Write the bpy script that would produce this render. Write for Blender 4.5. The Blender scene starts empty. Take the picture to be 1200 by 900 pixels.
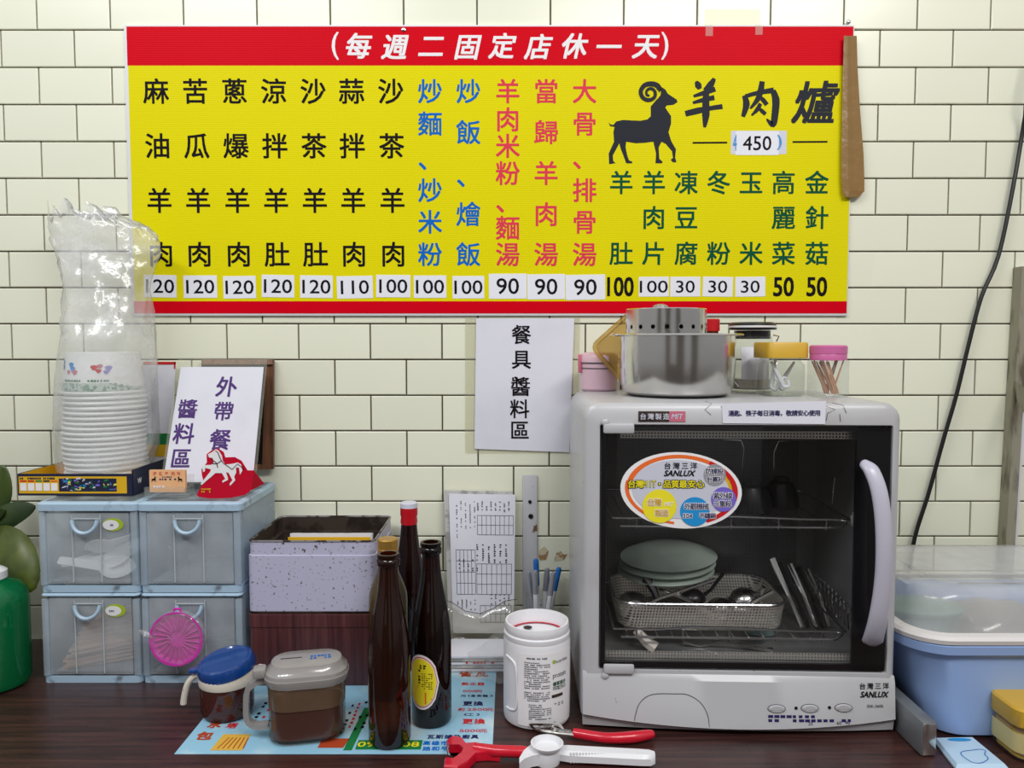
import bpy, bmesh, math, random
from mathutils import Vector, Matrix, noise
from mathutils.geometry import tessellate_polygon
R = math.radians
random.seed(7)
scene = bpy.context.scene
C = scene.collection
# ------------------------------------------------ camera, world, light, exposure
FP = 900.0                      # focal length in pixels of the 1200 wide frame
PITCH = R(3.2); EYE = 0.512
cd = bpy.data.cameras.new('camera'); cam = bpy.data.objects.new('camera', cd); C.objects.link(cam)
cd.sensor_width = 36; cd.lens = 36 * FP / 1200; cd.clip_start = 0.02
cam.location = (0, 0, EYE); cam.rotation_euler = (R(90) - PITCH, 0, 0)
scene.camera = cam
w = bpy.data.worlds.new('world'); scene.world = w; w.use_nodes = True
wn = w.node_tree.nodes; wl = w.node_tree.links
tc = wn.new('ShaderNodeTexCoord'); sx = wn.new('ShaderNodeSeparateXYZ'); cr = wn.new('ShaderNodeValToRGB'); mr = wn.new('ShaderNodeMapRange')
mr.inputs['From Min'].default_value = -1; mr.inputs['From Max'].default_value = 1
wl.new(tc.outputs['Generated'], sx.inputs[0]); wl.new(sx.outputs['Z'], mr.inputs['Value']); wl.new(mr.outputs[0], cr.inputs[0])
cr.color_ramp.elements[0].position = 0.3; cr.color_ramp.elements[0].color = (0.16, 0.14, 0.13, 1)
cr.color_ramp.elements[1].position = 0.75; cr.color_ramp.elements[1].color = (0.95, 0.97, 1.0, 1)
wl.new(cr.outputs[0], wn['Background'].inputs[0]); wn['Background'].inputs[1].default_value = 0.62

def area(name, loc, target, sx_, sy_, power, col):
    l = bpy.data.lights.new(name, 'AREA'); l.shape = 'RECTANGLE'; l.size = sx_; l.size_y = sy_; l.energy = power; l.color = col
    o = bpy.data.objects.new(name, l); C.objects.link(o); o.location = loc
    o.rotation_euler = (Vector(target) - Vector(loc)).to_track_quat('-Z', 'Y').to_euler()
area('tube_light_right', (0.75, -0.35, 1.75), (0.1, 1.2, 0.25), 1.2, 0.16, 23, (1.0, 0.98, 0.95))
area('tube_light_left', (-0.95, 0.0, 1.75), (-0.2, 1.2, 0.2), 1.2, 0.16, 17, (0.97, 0.99, 1.0))
scene.view_settings.view_transform = 'Standard'; scene.view_settings.look = 'None'
scene.view_settings.exposure = -0.12; scene.view_settings.gamma = 1.0
scene.cycles.max_bounces = 10; scene.cycles.transparent_max_bounces = 40
scene.cycles.caustics_reflective = False; scene.cycles.caustics_refractive = False

# ------------------------------------------------ pixel -> place
_c, _s = math.cos(PITCH), math.sin(PITCH)
def at(px, py, Y):
    u = (px - 600) / FP; v = (450 - py) / FP
    k = Y / (_c + _s * v)
    return Vector((u * k, Y, EYE + k * (-_s + _c * v)))
def on(px, py, z=0.0):
    u = (px - 600) / FP; v = (450 - py) / FP
    k = (z - EYE) / (-_s + _c * v)
    return Vector((u * k, k * (_c + _s * v), z))

# ------------------------------------------------ materials
def lin(c):
    return tuple(((x / 255) / 12.92 if x / 255 <= 0.04045 else ((x / 255 + 0.055) / 1.055) ** 2.4) for x in c) + (1,)
def new_mat(name):
    m = bpy.data.materials.new(name); m.use_nodes = True
    return m, m.node_tree.nodes, m.node_tree.links
def mat(name, rgb, rough=0.5, metal=0.0, spots=None, bump=None, rnd=0.0, coat=0.0, ani=None, stretch=None):
    m, n, l = new_mat(name); b = n['Principled BSDF']
    b.inputs['Base Color'].default_value = lin(rgb); b.inputs['Roughness'].default_value = rough; b.inputs['Metallic'].default_value = metal
    b.inputs['Coat Weight'].default_value = coat
    co = n.new('ShaderNodeTexCoord'); src = co.outputs['Object']
    if stretch:
        mp = n.new('ShaderNodeMapping'); mp.inputs['Scale'].default_value = stretch; l.new(src, mp.inputs[0]); src = mp.outputs[0]
    last = None
    if spots:                       # list of (scale, lo, hi, rgb)
        rgbn = n.new('ShaderNodeRGB'); rgbn.outputs[0].default_value = lin(rgb); last = rgbn.outputs[0]
        for sc, lo, hi, c2 in spots:
            t = n.new('ShaderNodeTexNoise'); t.inputs['Scale'].default_value = sc; t.inputs['Detail'].default_value = 6; l.new(src, t.inputs['Vector'])
            r = n.new('ShaderNodeMapRange'); r.inputs['From Min'].default_value = lo; r.inputs['From Max'].default_value = hi; l.new(t.outputs[0], r.inputs[0])
            x = n.new('ShaderNodeMix'); x.data_type = 'RGBA'; l.new(r.outputs[0], x.inputs[0]); l.new(last, x.inputs[6]); x.inputs[7].default_value = lin(c2)
            last = x.outputs[2]
        l.new(last, b.inputs['Base Color'])
    if rnd:
        oi = n.new('ShaderNodeObjectInfo'); r = n.new('ShaderNodeMapRange'); r.inputs['To Min'].default_value = 1 - rnd; r.inputs['To Max'].default_value = 1.0
        l.new(oi.outputs['Random'], r.inputs[0])
        h = n.new('ShaderNodeHueSaturation'); l.new(r.outputs[0], h.inputs['Value'])
        if last: l.new(last, h.inputs['Color'])
        else: h.inputs['Color'].default_value = lin(rgb)
        l.new(h.outputs[0], b.inputs['Base Color'])
    if bump:
        t = n.new('ShaderNodeTexNoise'); t.inputs['Scale'].default_value = bump[0]; t.inputs['Detail'].default_value = 4; l.new(src, t.inputs['Vector'])
        bp = n.new('ShaderNodeBump'); bp.inputs['Strength'].default_value = bump[1]; bp.inputs['Distance'].default_value = bump[2] if len(bump) > 2 else 0.001
        l.new(t.outputs[0], bp.inputs['Height']); l.new(bp.outputs[0], b.inputs['Normal'])
    return m
def clear(name, tint, body=0.1, bodyrgb=(230, 230, 230), rough=0.05, bump=None, spec=1.0, spots=None):
    """thin clear sheet: tinted see-through + a little body colour + fresnel gloss"""
    m, n, l = new_mat(name); n.remove(n['Principled BSDF']); out = n['Material Output']
    tr = n.new('ShaderNodeBsdfTransparent'); tr.inputs[0].default_value = lin(tint)
    df = n.new('ShaderNodeBsdfDiffuse'); df.inputs[0].default_value = lin(bodyrgb)
    gl = n.new('ShaderNodeBsdfGlossy'); gl.inputs['Roughness'].default_value = rough
    m1 = n.new('ShaderNodeMixShader'); m1.inputs[0].default_value = body; l.new(tr.outputs[0], m1.inputs[1]); l.new(df.outputs[0], m1.inputs[2])
    fr = n.new('ShaderNodeLayerWeight'); fr.inputs['Blend'].default_value = 0.5
    pw = n.new('ShaderNodeMath'); pw.operation = 'POWER'; pw.inputs[1].default_value = 4.0; l.new(fr.outputs['Facing'], pw.inputs[0])
    mu = n.new('ShaderNodeMath'); mu.operation = 'MULTIPLY_ADD'; mu.inputs[1].default_value = 0.4 * spec; mu.inputs[2].default_value = 0.04 * spec; mu.use_clamp = True; l.new(pw.outputs[0], mu.inputs[0])
    m2 = n.new('ShaderNodeMixShader'); l.new(mu.outputs[0], m2.inputs[0]); l.new(m1.outputs[0], m2.inputs[1]); l.new(gl.outputs[0], m2.inputs[2])
    co = n.new('ShaderNodeTexCoord')
    if spots:
        t = n.new('ShaderNodeTexNoise'); t.inputs['Scale'].default_value = spots[0]; t.inputs['Detail'].default_value = 6; l.new(co.outputs['Object'], t.inputs[0])
        r = n.new('ShaderNodeMapRange'); r.inputs['From Min'].default_value = spots[1]; r.inputs['From Max'].default_value = spots[2]
        r.inputs['To Min'].default_value = body; r.inputs['To Max'].default_value = spots[3]; l.new(t.outputs[0], r.inputs[0]); l.new(r.outputs[0], m1.inputs[0])
    if bump:
        t = n.new('ShaderNodeTexNoise'); t.inputs['Scale'].default_value = bump[0]; t.inputs['Detail'].default_value = 3; l.new(co.outputs['Object'], t.inputs[0])
        bp = n.new('ShaderNodeBump'); bp.inputs['Strength'].default_value = bump[1]; bp.inputs['Distance'].default_value = 0.003; l.new(t.outputs[0], bp.inputs['Height'])
        l.new(bp.outputs[0], gl.inputs['Normal']); l.new(bp.outputs[0], df.inputs['Normal']); l.new(bp.outputs[0], fr.inputs['Normal'])
    l.new(m2.outputs[0], out.inputs[0])
    return m
def perforated(name, rgb, pitch, hole, metal=1.0, rough=0.3):
    """sheet steel with a fine grid of punched holes"""
    m, n, l = new_mat(name); b = n['Principled BSDF']; out = n['Material Output']
    b.inputs['Base Color'].default_value = lin(rgb); b.inputs['Metallic'].default_value = metal; b.inputs['Roughness'].default_value = rough
    co = n.new('ShaderNodeTexCoord'); vo = n.new('ShaderNodeTexVoronoi'); vo.inputs['Randomness'].default_value = 0.0
    vo.inputs['Scale'].default_value = 1 / pitch; l.new(co.outputs['UV'], vo.inputs['Vector']); vo.voronoi_dimensions = '2D'
    gt = n.new('ShaderNodeMath'); gt.operation = 'GREATER_THAN'; gt.inputs[1].default_value = hole; l.new(vo.outputs['Distance'], gt.inputs[0])
    tr = n.new('ShaderNodeBsdfTransparent'); mx = n.new('ShaderNodeMixShader')
    l.new(gt.outputs[0], mx.inputs[0]); l.new(tr.outputs[0], mx.inputs[1]); l.new(b.outputs[0], mx.inputs[2]); l.new(mx.outputs[0], out.inputs[0])
    return m
def wood(name, c1, c2, scale=(2, 30, 30), rough=0.3, nscale=3.0):
    m, n, l = new_mat(name); b = n['Principled BSDF']; b.inputs['Roughness'].default_value = rough
    co = n.new('ShaderNodeTexCoord'); mp = n.new('ShaderNodeMapping'); mp.inputs['Scale'].default_value = scale
    t = n.new('ShaderNodeTexNoise'); t.inputs['Scale'].default_value = nscale; t.inputs['Detail'].default_value = 8; t.inputs['Roughness'].default_value = 0.65
    r = n.new('ShaderNodeValToRGB'); r.color_ramp.elements[0].position = 0.35; r.color_ramp.elements[0].color = lin(c1)
    r.color_ramp.elements[1].position = 0.68; r.color_ramp.elements[1].color = lin(c2)
    l.new(co.outputs['Object'], mp.inputs[0]); l.new(mp.outputs[0], t.inputs[0]); l.new(t.outputs[0], r.inputs[0]); l.new(r.outputs[0], b.inputs['Base Color'])
    t2 = n.new('ShaderNodeTexNoise'); t2.inputs['Scale'].default_value = 9; t2.inputs['Detail'].default_value = 5; l.new(co.outputs['Object'], t2.inputs[0])
    r2 = n.new('ShaderNodeMapRange'); r2.inputs['To Min'].default_value = rough * 0.6; r2.inputs['To Max'].default_value = rough * 1.6; l.new(t2.outputs[0], r2.inputs[0]); l.new(r2.outputs[0], b.inputs['Roughness'])
    return m
M = {}
M['tile'] = mat('cream_tile', (240, 241, 220), 0.28, spots=[(1.6, 0.45, 0.75, (232, 233, 210)), (60, 0.735, 0.765, (120, 110, 80))], rnd=0.05)
M['grout'] = mat('dark_grout', (98, 84, 72), 0.9)
M['counter'] = wood('dark_laminate', (34, 19, 20), (82, 50, 44), (1.6, 34, 34), 0.32)
M['added_wall'] = mat('added_shop_wall', (132, 124, 118), 0.8)
M['floor'] = mat('grey_floor', (110, 105, 100), 0.6)
M['white'] = mat('white_plastic', (232, 232, 236), 0.35)
M['paper'] = mat('white_paper', (226, 226, 236), 0.7, spots=[(7, 0.5, 0.8, (210, 210, 218))])
M['label'] = mat('price_paper', (235, 236, 244), 0.6)
M['red'] = mat('sign_red', (214, 6, 24), 0.4)
M['pvc'] = mat('white_sheet', (225, 225, 228), 0.5)
M['ink'] = mat('black_ink', (24, 20, 24), 0.6)
M['ram'] = mat('ram_black', (44, 46, 54), 0.5)
M['blue'] = mat('sign_blue', (18, 104, 196), 0.5)
M['rose'] = mat('sign_rose', (226, 62, 84), 0.5)
M['green'] = mat('sign_green', (10, 82, 56), 0.5)
M['purple'] = mat('purple_ink', (88, 62, 124), 0.6)
M['navy'] = mat('navy_ink', (46, 40, 92), 0.6)
M['signwhite'] = mat('white_print', (240, 238, 240), 0.5)
M['grey_ink'] = mat('grey_ink', (90, 90, 100), 0.6)
M['steel'] = mat('steel', (226, 224, 220), 0.18, 1.0, spots=[(9, 0.45, 0.75, (206, 204, 200))], bump=(200, 0.03))
M['wire'] = mat('wire_steel', (215, 215, 215), 0.22, 1.0)
M['shell'] = mat('grey_shell', (188, 188, 191), 0.3, spots=[(6, 0.5, 0.8, (168, 166, 164)), (110, 0.73, 0.76, (110, 100, 90))])
M['handle'] = mat('lavender_handle', (190, 188, 202), 0.28, spots=[(120, 0.68, 0.74, (140, 130, 140))])
M['black'] = mat('black_plastic', (16, 16, 18), 0.3)
M['cavity'] = mat('dark_cavity', (150, 150, 148), 0.35, 0.3)
M['doorglass'] = clear('smoked_glass', (240, 240, 242), 0.02, (60, 60, 64), 0.02, spec=1.2)
M['clear'] = clear('clear_plastic', (250, 251, 251), 0.06, (225, 232, 232), 0.08)
M['glass'] = clear('clear_glass', (248, 250, 249), 0.02, (230, 236, 232), 0.03, spec=1.6)
M['sleeve'] = clear('clear_sleeve', (252, 252, 248), 0.08, (236, 233, 215), 0.1, bump=(40, 0.2))
M['bag'] = clear('crinkled_bag', (253, 253, 253), 0.14, (240, 241, 242), 0.2, bump=(34, 0.9), spec=1.7, spots=(13, 0.40, 0.66, 0.42))
M['film'] = clear('clear_film', (252, 252, 252), 0.12, (240, 240, 240), 0.15, bump=(60, 0.8), spec=1.6)
M['frost'] = clear('frosted_drawer', (252, 253, 254), 0.19, (226, 234, 240), 0.25, spots=(16, 0.4, 0.75, 0.32))
M['frame'] = clear('frosted_frame', (240, 246, 252), 0.36, (206, 220, 230), 0.25, spots=(18, 0.4, 0.75, 0.5))
M['lidfrost'] = clear('dusty_frosted_lid', (240, 244, 248), 0.3, (170, 180, 184), 0.35, spots=(30, 0.45, 0.65, 0.7))
M['rib'] = mat('pale_rib', (188, 196, 200), 0.3)
M['band'] = mat('pale_blue_plastic', (170, 196, 216), 0.35, spots=[(40, 0.58, 0.72, (112, 124, 134))])
M['dusty'] = mat('dusty_top', (140, 152, 158), 0.6, spots=[(30, 0.5, 0.65, (84, 88, 88))])
M['spoon'] = mat('white_spoon', (236, 236, 234), 0.35)
M['stick'] = mat('tan_stick', (206, 170, 142), 0.6, rnd=0.25)
M['magenta'] = mat('magenta_plastic', (208, 46, 172), 0.3)
M['tin'] = mat('white_tin', (188, 186, 210), 0.35, spots=[(230, 0.62, 0.66, (84, 66, 62)), (60, 0.68, 0.72, (80, 60, 54)), (16, 0.70, 0.73, (98, 56, 36))])
M['rust'] = mat('rusty_inside', (66, 54, 46), 0.6, 0.3, spots=[(30, 0.5, 0.6, (38, 26, 20))])
M['rim'] = mat('worn_rim', (150, 146, 146), 0.4, 0.6, spots=[(60, 0.48, 0.56, (58, 42, 36))])
M['browntin'] = wood('brown_woodgrain_tin', (62, 30, 34), (104, 58, 58), (60, 60, 2.0), 0.35, 2.0)
M['beer'] = clear('brown_glass', (168, 104, 56), 0.22, (60, 30, 14), 0.04, spec=1.3)
M['beerdark'] = clear('dark_brown_glass', (130, 76, 50), 0.4, (16, 8, 7), 0.04, spec=1.3)
M['amber'] = clear('pale_amber_glass', (196, 176, 116), 0.22, (120, 104, 62), 0.06, spec=1.5)
M['gold'] = mat('gold_cap', (190, 146, 70), 0.35, 0.7)
M['capred'] = mat('red_foil', (196, 16, 30), 0.35)
M['bluelid'] = mat('blue_lid', (14, 62, 132), 0.18, coat=0.5)
M['cream'] = mat('cream_plastic', (222, 214, 200), 0.35, spots=[(60, 0.66, 0.72, (150, 80, 40))])
M['oil'] = mat('chili_oil', (112, 22, 14), 0.12, spots=[(120, 0.5, 0.62, (168, 70, 24))])
M['oilfilm'] = clear('oily_glass', (170, 110, 96), 0.42, (104, 56, 48), 0.05, spec=1.4)
M['sauce'] = mat('brown_sauce', (92, 62, 56), 0.15)
M['saucefilm'] = clear('sauce_smeared_plastic', (190, 160, 130), 0.62, (120, 96, 76), 0.12, spec=1.3, spots=(25, 0.4, 0.7, 0.8))
M['sauceglass'] = clear('clear_over_sauce', (236, 226, 220), 0.06, (120, 96, 84), 0.08)
M['greylid'] = clear('cloudy_lid', (210, 206, 200), 0.68, (176, 172, 170), 0.15, spec=1.6)
M['redhandle'] = mat('red_handle', (206, 16, 44), 0.25, coat=0.4)
M['pinkmat'] = mat('pink_jar', (226, 190, 204), 0.35)
M['pinkclip'] = mat('pink_clip', (204, 108, 130), 0.35)
M['amberbox'] = clear('amber_plastic', (226, 196, 130), 0.55, (206, 168, 96), 0.15)
M['yellowlid'] = mat('mustard_lid', (206, 164, 50), 0.4)
M['pinklid'] = mat('pink_lid', (200, 104, 156), 0.3)
M['tooth'] = mat('toothpick_wood', (212, 160, 124), 0.6, rnd=0.25)
M['tub'] = mat('light_blue_tub', (150, 178, 226), 0.4, spots=[(6, 0.62, 0.8, (134, 160, 206))])
M['tublid'] = clear('cloudy_tub_lid', (248, 248, 246), 0.34, (232, 232, 230), 0.2, spec=1.0, spots=(9, 0.4, 0.75, 0.5))
M['cleartape'] = clear('dull_clear_tape', (250, 250, 246), 0.06, (225, 225, 215), 0.3, spec=0.3)
M['lidrim'] = mat('milky_rim', (218, 214, 212), 0.35)
M['mint'] = clear('mint_plastic', (200, 228, 220), 0.5, (170, 206, 200), 0.1)
M['greybar'] = mat('grey_metal', (132, 136, 140), 0.4, 0.4, spots=[(20, 0.5, 0.7, (104, 106, 108))])
M['greenb'] = clear('green_liquid_bottle', (60, 200, 140), 0.4, (4, 150, 90), 0.04, spec=1.3)
M['leaf'] = mat('dark_leaf', (44, 66, 34), 0.4, spots=[(9, 0.45, 0.65, (66, 84, 32))])
M['leafy'] = mat('yellowing_leaf', (92, 104, 30), 0.4, spots=[(12, 0.45, 0.6, (60, 72, 26))])
M['soil'] = mat('terracotta', (120, 70, 50), 0.8)
M['yellowcard'] = mat('yellow_card', (224, 176, 22), 0.5)
M['navycard'] = mat('navy_card', (26, 30, 58), 0.45)
M['orange'] = mat('orange_card', (240, 184, 134), 0.6, spots=[(30, 0.5, 0.7, (234, 170, 120))])
M['redcard'] = mat('red_card', (198, 20, 48), 0.5)
M['bowl'] = mat('white_paper_bowl', (236, 238, 236), 0.45)
M['bowlgreen'] = mat('green_patterned_rim', (190, 204, 194), 0.5, spots=[(160, 0.5, 0.54, (112, 148, 124))])
M['brownframe'] = wood('brown_frame', (70, 42, 26), (128, 86, 58), (30, 30, 3), 0.5)
M['tape'] = mat('brown_tape', (142, 110, 62), 0.3, bump=(30, 0.6, 0.004))
M['postwood'] = mat('weathered_wood', (146, 142, 124), 0.8, spots=[(50, 0.5, 0.65, (96, 88, 72))], stretch=(1, 1, 0.25))
M['postwhite'] = mat('chipped_white_paint', (224, 222, 230), 0.5, spots=[(90, 0.68, 0.72, (110, 100, 90))])
M['strip'] = mat('painted_metal_strip', (196, 196, 200), 0.4, spots=[(45, 0.62, 0.68, (110, 80, 60))])
M['cable'] = mat('black_cable', (14, 14, 16), 0.4)
M['flyer'] = mat('sky_blue_flyer', (150, 200, 226), 0.4, spots=[(14, 0.5, 0.65, (196, 222, 232))])
M['brick_red'] = mat('rust_red_print', (176, 72, 40), 0.5)
M['redprint'] = mat('red_print', (206, 40, 44), 0.5)
M['tank'] = mat('gold_tank_print', (222, 176, 70), 0.5)
M['greenbox'] = mat('green_print', (10, 122, 62), 0.5)
M['yellowprint'] = mat('yellow_print', (244, 230, 40), 0.5)
M['orangeprint'] = mat('orange_print', (240, 110, 40), 0.5)
M['skyprint'] = mat('sky_blue_print', (30, 146, 214), 0.5)
M['violetprint'] = mat('violet_print', (120, 104, 204), 0.5)
M['silver'] = mat('silver_print', (150, 152, 160), 0.4)
M['greysticker'] = mat('grey_sticker', (206, 208, 222), 0.4)
M['penblue'] = mat('blue_pen', (30, 110, 190), 0.35)
M['newspaper'] = mat('folded_paper', (190, 188, 186), 0.8, spots=[(50, 0.5, 0.6, (150, 148, 146))])
M['plate'] = mat('pale_green_plate', (196, 210, 196), 0.3)
M['pale_yellow'] = mat('pale_yellow_print', (232, 226, 96), 0.5)
M['stain'] = mat('brown_stain', (160, 124, 84), 0.7, spots=[(120, 0.45, 0.55, (205, 196, 165))])
M['packet'] = mat('pale_blue_packet', (186, 214, 236), 0.4)
M['tan_label'] = mat('tan_label', (206, 190, 130), 0.5)
M['limeprint'] = mat('lime_print', (164, 188, 40), 0.5)
M['perf'] = perforated('perforated_steel', (232, 228, 216), 0.0042, 0.30, metal=0.6)
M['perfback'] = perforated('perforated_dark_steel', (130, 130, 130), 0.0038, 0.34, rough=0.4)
def ridged(name, rgb, rgb2):
    m, n, l = new_mat(name); b = n['Principled BSDF']; b.inputs['Roughness'].default_value = 0.4; b.inputs['Specular IOR Level'].default_value = 0.04
    co = n.new('ShaderNodeTexCoord'); t = n.new('ShaderNodeTexNoise'); t.inputs['Scale'].default_value = 3; l.new(co.outputs['Object'], t.inputs[0])
    x = n.new('ShaderNodeMix'); x.data_type = 'RGBA'; x.inputs[6].default_value = lin(rgb); x.inputs[7].default_value = lin(rgb2); l.new(t.outputs[0], x.inputs[0]); l.new(x.outputs[2], b.inputs['Base Color'])
    wv = n.new('ShaderNodeTexWave'); wv.bands_direction = 'Z'; wv.inputs['Scale'].default_value = 90; l.new(co.outputs['Object'], wv.inputs[0])
    bp = n.new('ShaderNodeBump'); bp.inputs['Strength'].default_value = 0.25; bp.inputs['Distance'].default_value = 0.0004; l.new(wv.outputs[0], bp.inputs['Height']); l.new(bp.outputs[0], b.inputs['Normal'])
    return m
for k_ in ('ink', 'ram', 'blue', 'rose', 'green', 'purple', 'navy', 'signwhite', 'red', 'redprint', 'pvc', 'label', 'paper', 'grey_ink', 'redcard', 'brick_red'): M[k_].node_tree.nodes['Principled BSDF'].inputs['Specular IOR Level'].default_value = 0.08
M['yellow'] = ridged('sign_yellow', (234, 222, 8), (222, 212, 20))
M['signred'] = ridged('sign_red_ridged', (216, 6, 26), (208, 4, 30))

# ------------------------------------------------ mesh helpers
class MB:
    def __init__(s): s.b = bmesh.new()
    def quadstrip(s, rings, cap0=True, cap1=True, close=True):
        b = s.b; vr = [[b.verts.new(p) for p in r] for r in rings]; n = len(rings[0])
        for a, c in zip(vr, vr[1:]):
            for i in range(n if close else n - 1):
                j = (i + 1) % n
                try: b.faces.new((a[i], a[j], c[j], c[i]))
                except ValueError: pass
        if close and cap0: b.faces.new(vr[0][::-1])
        if close and cap1: b.faces.new(vr[-1])
        return s
    def box(s, c, d, bev=0.0, Mx=None):
        r = bmesh.ops.create_cube(s.b, size=1.0)['verts']
        for v in r: v.co = Vector((v.co.x * d[0], v.co.y * d[1], v.co.z * d[2]))
        if bev:
            es = list({e for v in r for e in v.link_edges})
            rr_ = bmesh.ops.bevel(s.b, geom=es + r, offset=bev, segments=2, profile=0.5, affect='EDGES')
            r = list({v for v in r if v.is_valid} | set(rr_['verts']))
        for v in r:
            if Mx is not None: v.co = Mx @ v.co
            v.co += Vector(c)
        return s
    def lathe(s, prof, n=32, c=(0, 0, 0), cap0=True, cap1=False, sx_=1, sy_=1, Mx=None):
        rings = []
        for r, z in prof:
            ring = [Vector((r * math.cos(2 * math.pi * i / n) * sx_, r * math.sin(2 * math.pi * i / n) * sy_, z)) for i in range(n)]
            rings.append([(Mx @ p if Mx else p) + Vector(c) for p in ring])
        return s.quadstrip(rings, cap0, cap1)
    def rr(s, rings, cap0=True, cap1=True, seg=4, c=(0, 0, 0), Mx=None):
        """rings: (z, half x, half y, corner radius)"""
        R_ = []
        for q in rings:
            z, hx, hy, r = q[:4]; ox = q[4] if len(q) > 4 else 0; oy = q[5] if len(q) > 5 else 0
            ring = []
            for k, (a, b_) in enumerate(((1, 1), (-1, 1), (-1, -1), (1, -1))):
                for i in range(seg + 1):
                    t = math.pi / 2 * (k + i / seg)
                    p = Vector((ox + a * (hx - r) + r * math.cos(t), oy + b_ * (hy - r) + r * math.sin(t), z))
                    ring.append((Mx @ p if Mx else p) + Vector(c))
            R_.append(ring)
        return s.quadstrip(R_, cap0, cap1)
    def tube(s, path, r, n=8, cap=True, closed=False):
        P = [Vector(p) for p in path]; rs = r if isinstance(r, (list, tuple)) else [r] * len(P)
        if len(rs) != len(P):
            m_ = len(rs) - 1; rs = [rs[int(i / (len(P) - 1) * m_)] * (1 - (i / (len(P) - 1) * m_) % 1) + rs[min(int(i / (len(P) - 1) * m_) + 1, m_)] * ((i / (len(P) - 1) * m_) % 1) for i in range(len(P))]
        rings = []; m = len(P); a = None
        for i, p in enumerate(P):
            if closed: t = P[(i + 1) % m] - P[i - 1]
            else: t = P[min(i + 1, m - 1)] - P[max(i - 1, 0)]
            t.normalize()
            if a is None: a = t.orthogonal()
            a = (a - t * a.dot(t)).normalized(); b_ = t.cross(a)
            rings.append([p + rs[i] * (math.cos(2 * math.pi * k / n) * a + math.sin(2 * math.pi * k / n) * b_) for k in range(n)])
        if closed: rings.append(rings[0]); return s.quadstrip(rings, False, False)
        return s.quadstrip(rings, cap, cap)
    def prism(s, poly, d, F):
        """flat outline poly (x,z) pushed to thickness d; F maps (x, z, depth) to a point"""
        a = [s.b.verts.new(F(x, z, 0)) for x, z in poly]; c = [s.b.verts.new(F(x, z, d)) for x, z in poly]
        try:
            s.b.faces.new(a); s.b.faces.new(c[::-1])
        except ValueError: pass
        for i in range(len(poly)):
            j = (i + 1) % len(poly); s.b.faces.new((a[j], a[i], c[i], c[j]))
        return s
    def flat(s, poly, F):
        s.b.faces.new([s.b.verts.new(F(x, z)) for x, z in poly]); return s
    def ribbon(s, path, ws, F):
        P = [Vector(p) for p in path]; L = []; Rr = []
        for i, p in enumerate(P):
            t = (P[min(i + 1, len(P) - 1)] - P[max(i - 1, 0)]).normalized(); nn = Vector((-t.y, t.x))
            wd = ws[i] if isinstance(ws, (list, tuple)) else ws
            L.append(s.b.verts.new(F(*(p + nn * wd / 2)))); Rr.append(s.b.verts.new(F(*(p - nn * wd / 2))))
        for i in range(len(P) - 1): s.b.faces.new((L[i], L[i + 1], Rr[i + 1], Rr[i]))
        return s
    def add(s, verts, faces):
        vs = [s.b.verts.new(v) for v in verts]
        for f in faces:
            try: s.b.faces.new([vs[i] for i in f])
            except ValueError: pass
        return s
def smooth_path(pts, n=4):
    P = [Vector(p) for p in pts]; out = []
    for i in range(len(P) - 1):
        p0 = P[max(i - 1, 0)]; p1 = P[i]; p2 = P[i + 1]; p3 = P[min(i + 2, len(P) - 1)]
        for k in range(n):
            t = k / n
            out.append(0.5 * ((2 * p1) + (p2 - p0) * t + (2 * p0 - 5 * p1 + 4 * p2 - p3) * t * t + (3 * p1 - p0 - 3 * p2 + p3) * t ** 3))
    out.append(P[-1]); return out
def mesh_of(name, mb, m, smooth=True, uv=None, fixn=True, ang=35):
    if fixn: bmesh.ops.recalc_face_normals(mb.b, faces=mb.b.faces)
    me = bpy.data.meshes.new(name); mb.b.to_mesh(me); mb.b.free()
    ms = m if isinstance(m, (list, tuple)) else [m]
    for x in ms: me.materials.append(M[x])
    if smooth:
        me.polygons.foreach_set('use_smooth', [True] * len(me.polygons)); me.set_sharp_from_angle(angle=R(ang))
    if uv:
        u = me.uv_layers.new(name='UVMap')
        for lp in me.loops: u.data[lp.index].uv = uv(me.vertices[lp.vertex_index].co)
    return me
def obj(name, mb, m, parent=None, smooth=True, uv=None, loc=None, fixn=True, ang=35, label=None):
    o = bpy.data.objects.new(name, mesh_of(name, mb, m, smooth, uv, fixn, ang)); C.objects.link(o)
    if parent: o.parent = parent
    if loc: o.location = loc
    if label: o['label'] = label
    return o
def tag(o, label, cat, group=None):
    o['label'] = label; o['category'] = cat
    if group: o['group'] = group
    return o
def thing(name, label, cat, loc=(0, 0, 0), rz=0.0, group=None, rot=None):
    o = bpy.data.objects.new(name, None); C.objects.link(o); o.location = loc; o.rotation_euler = rot or (0, 0, rz); o.empty_display_size = 0.02
    return tag(o, label, cat, group)
def copy_tree(o, parent=None):
    c = o.copy(); C.objects.link(c); c.parent = parent
    for ch in list(o.children): copy_tree(ch, c)
    return c
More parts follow.
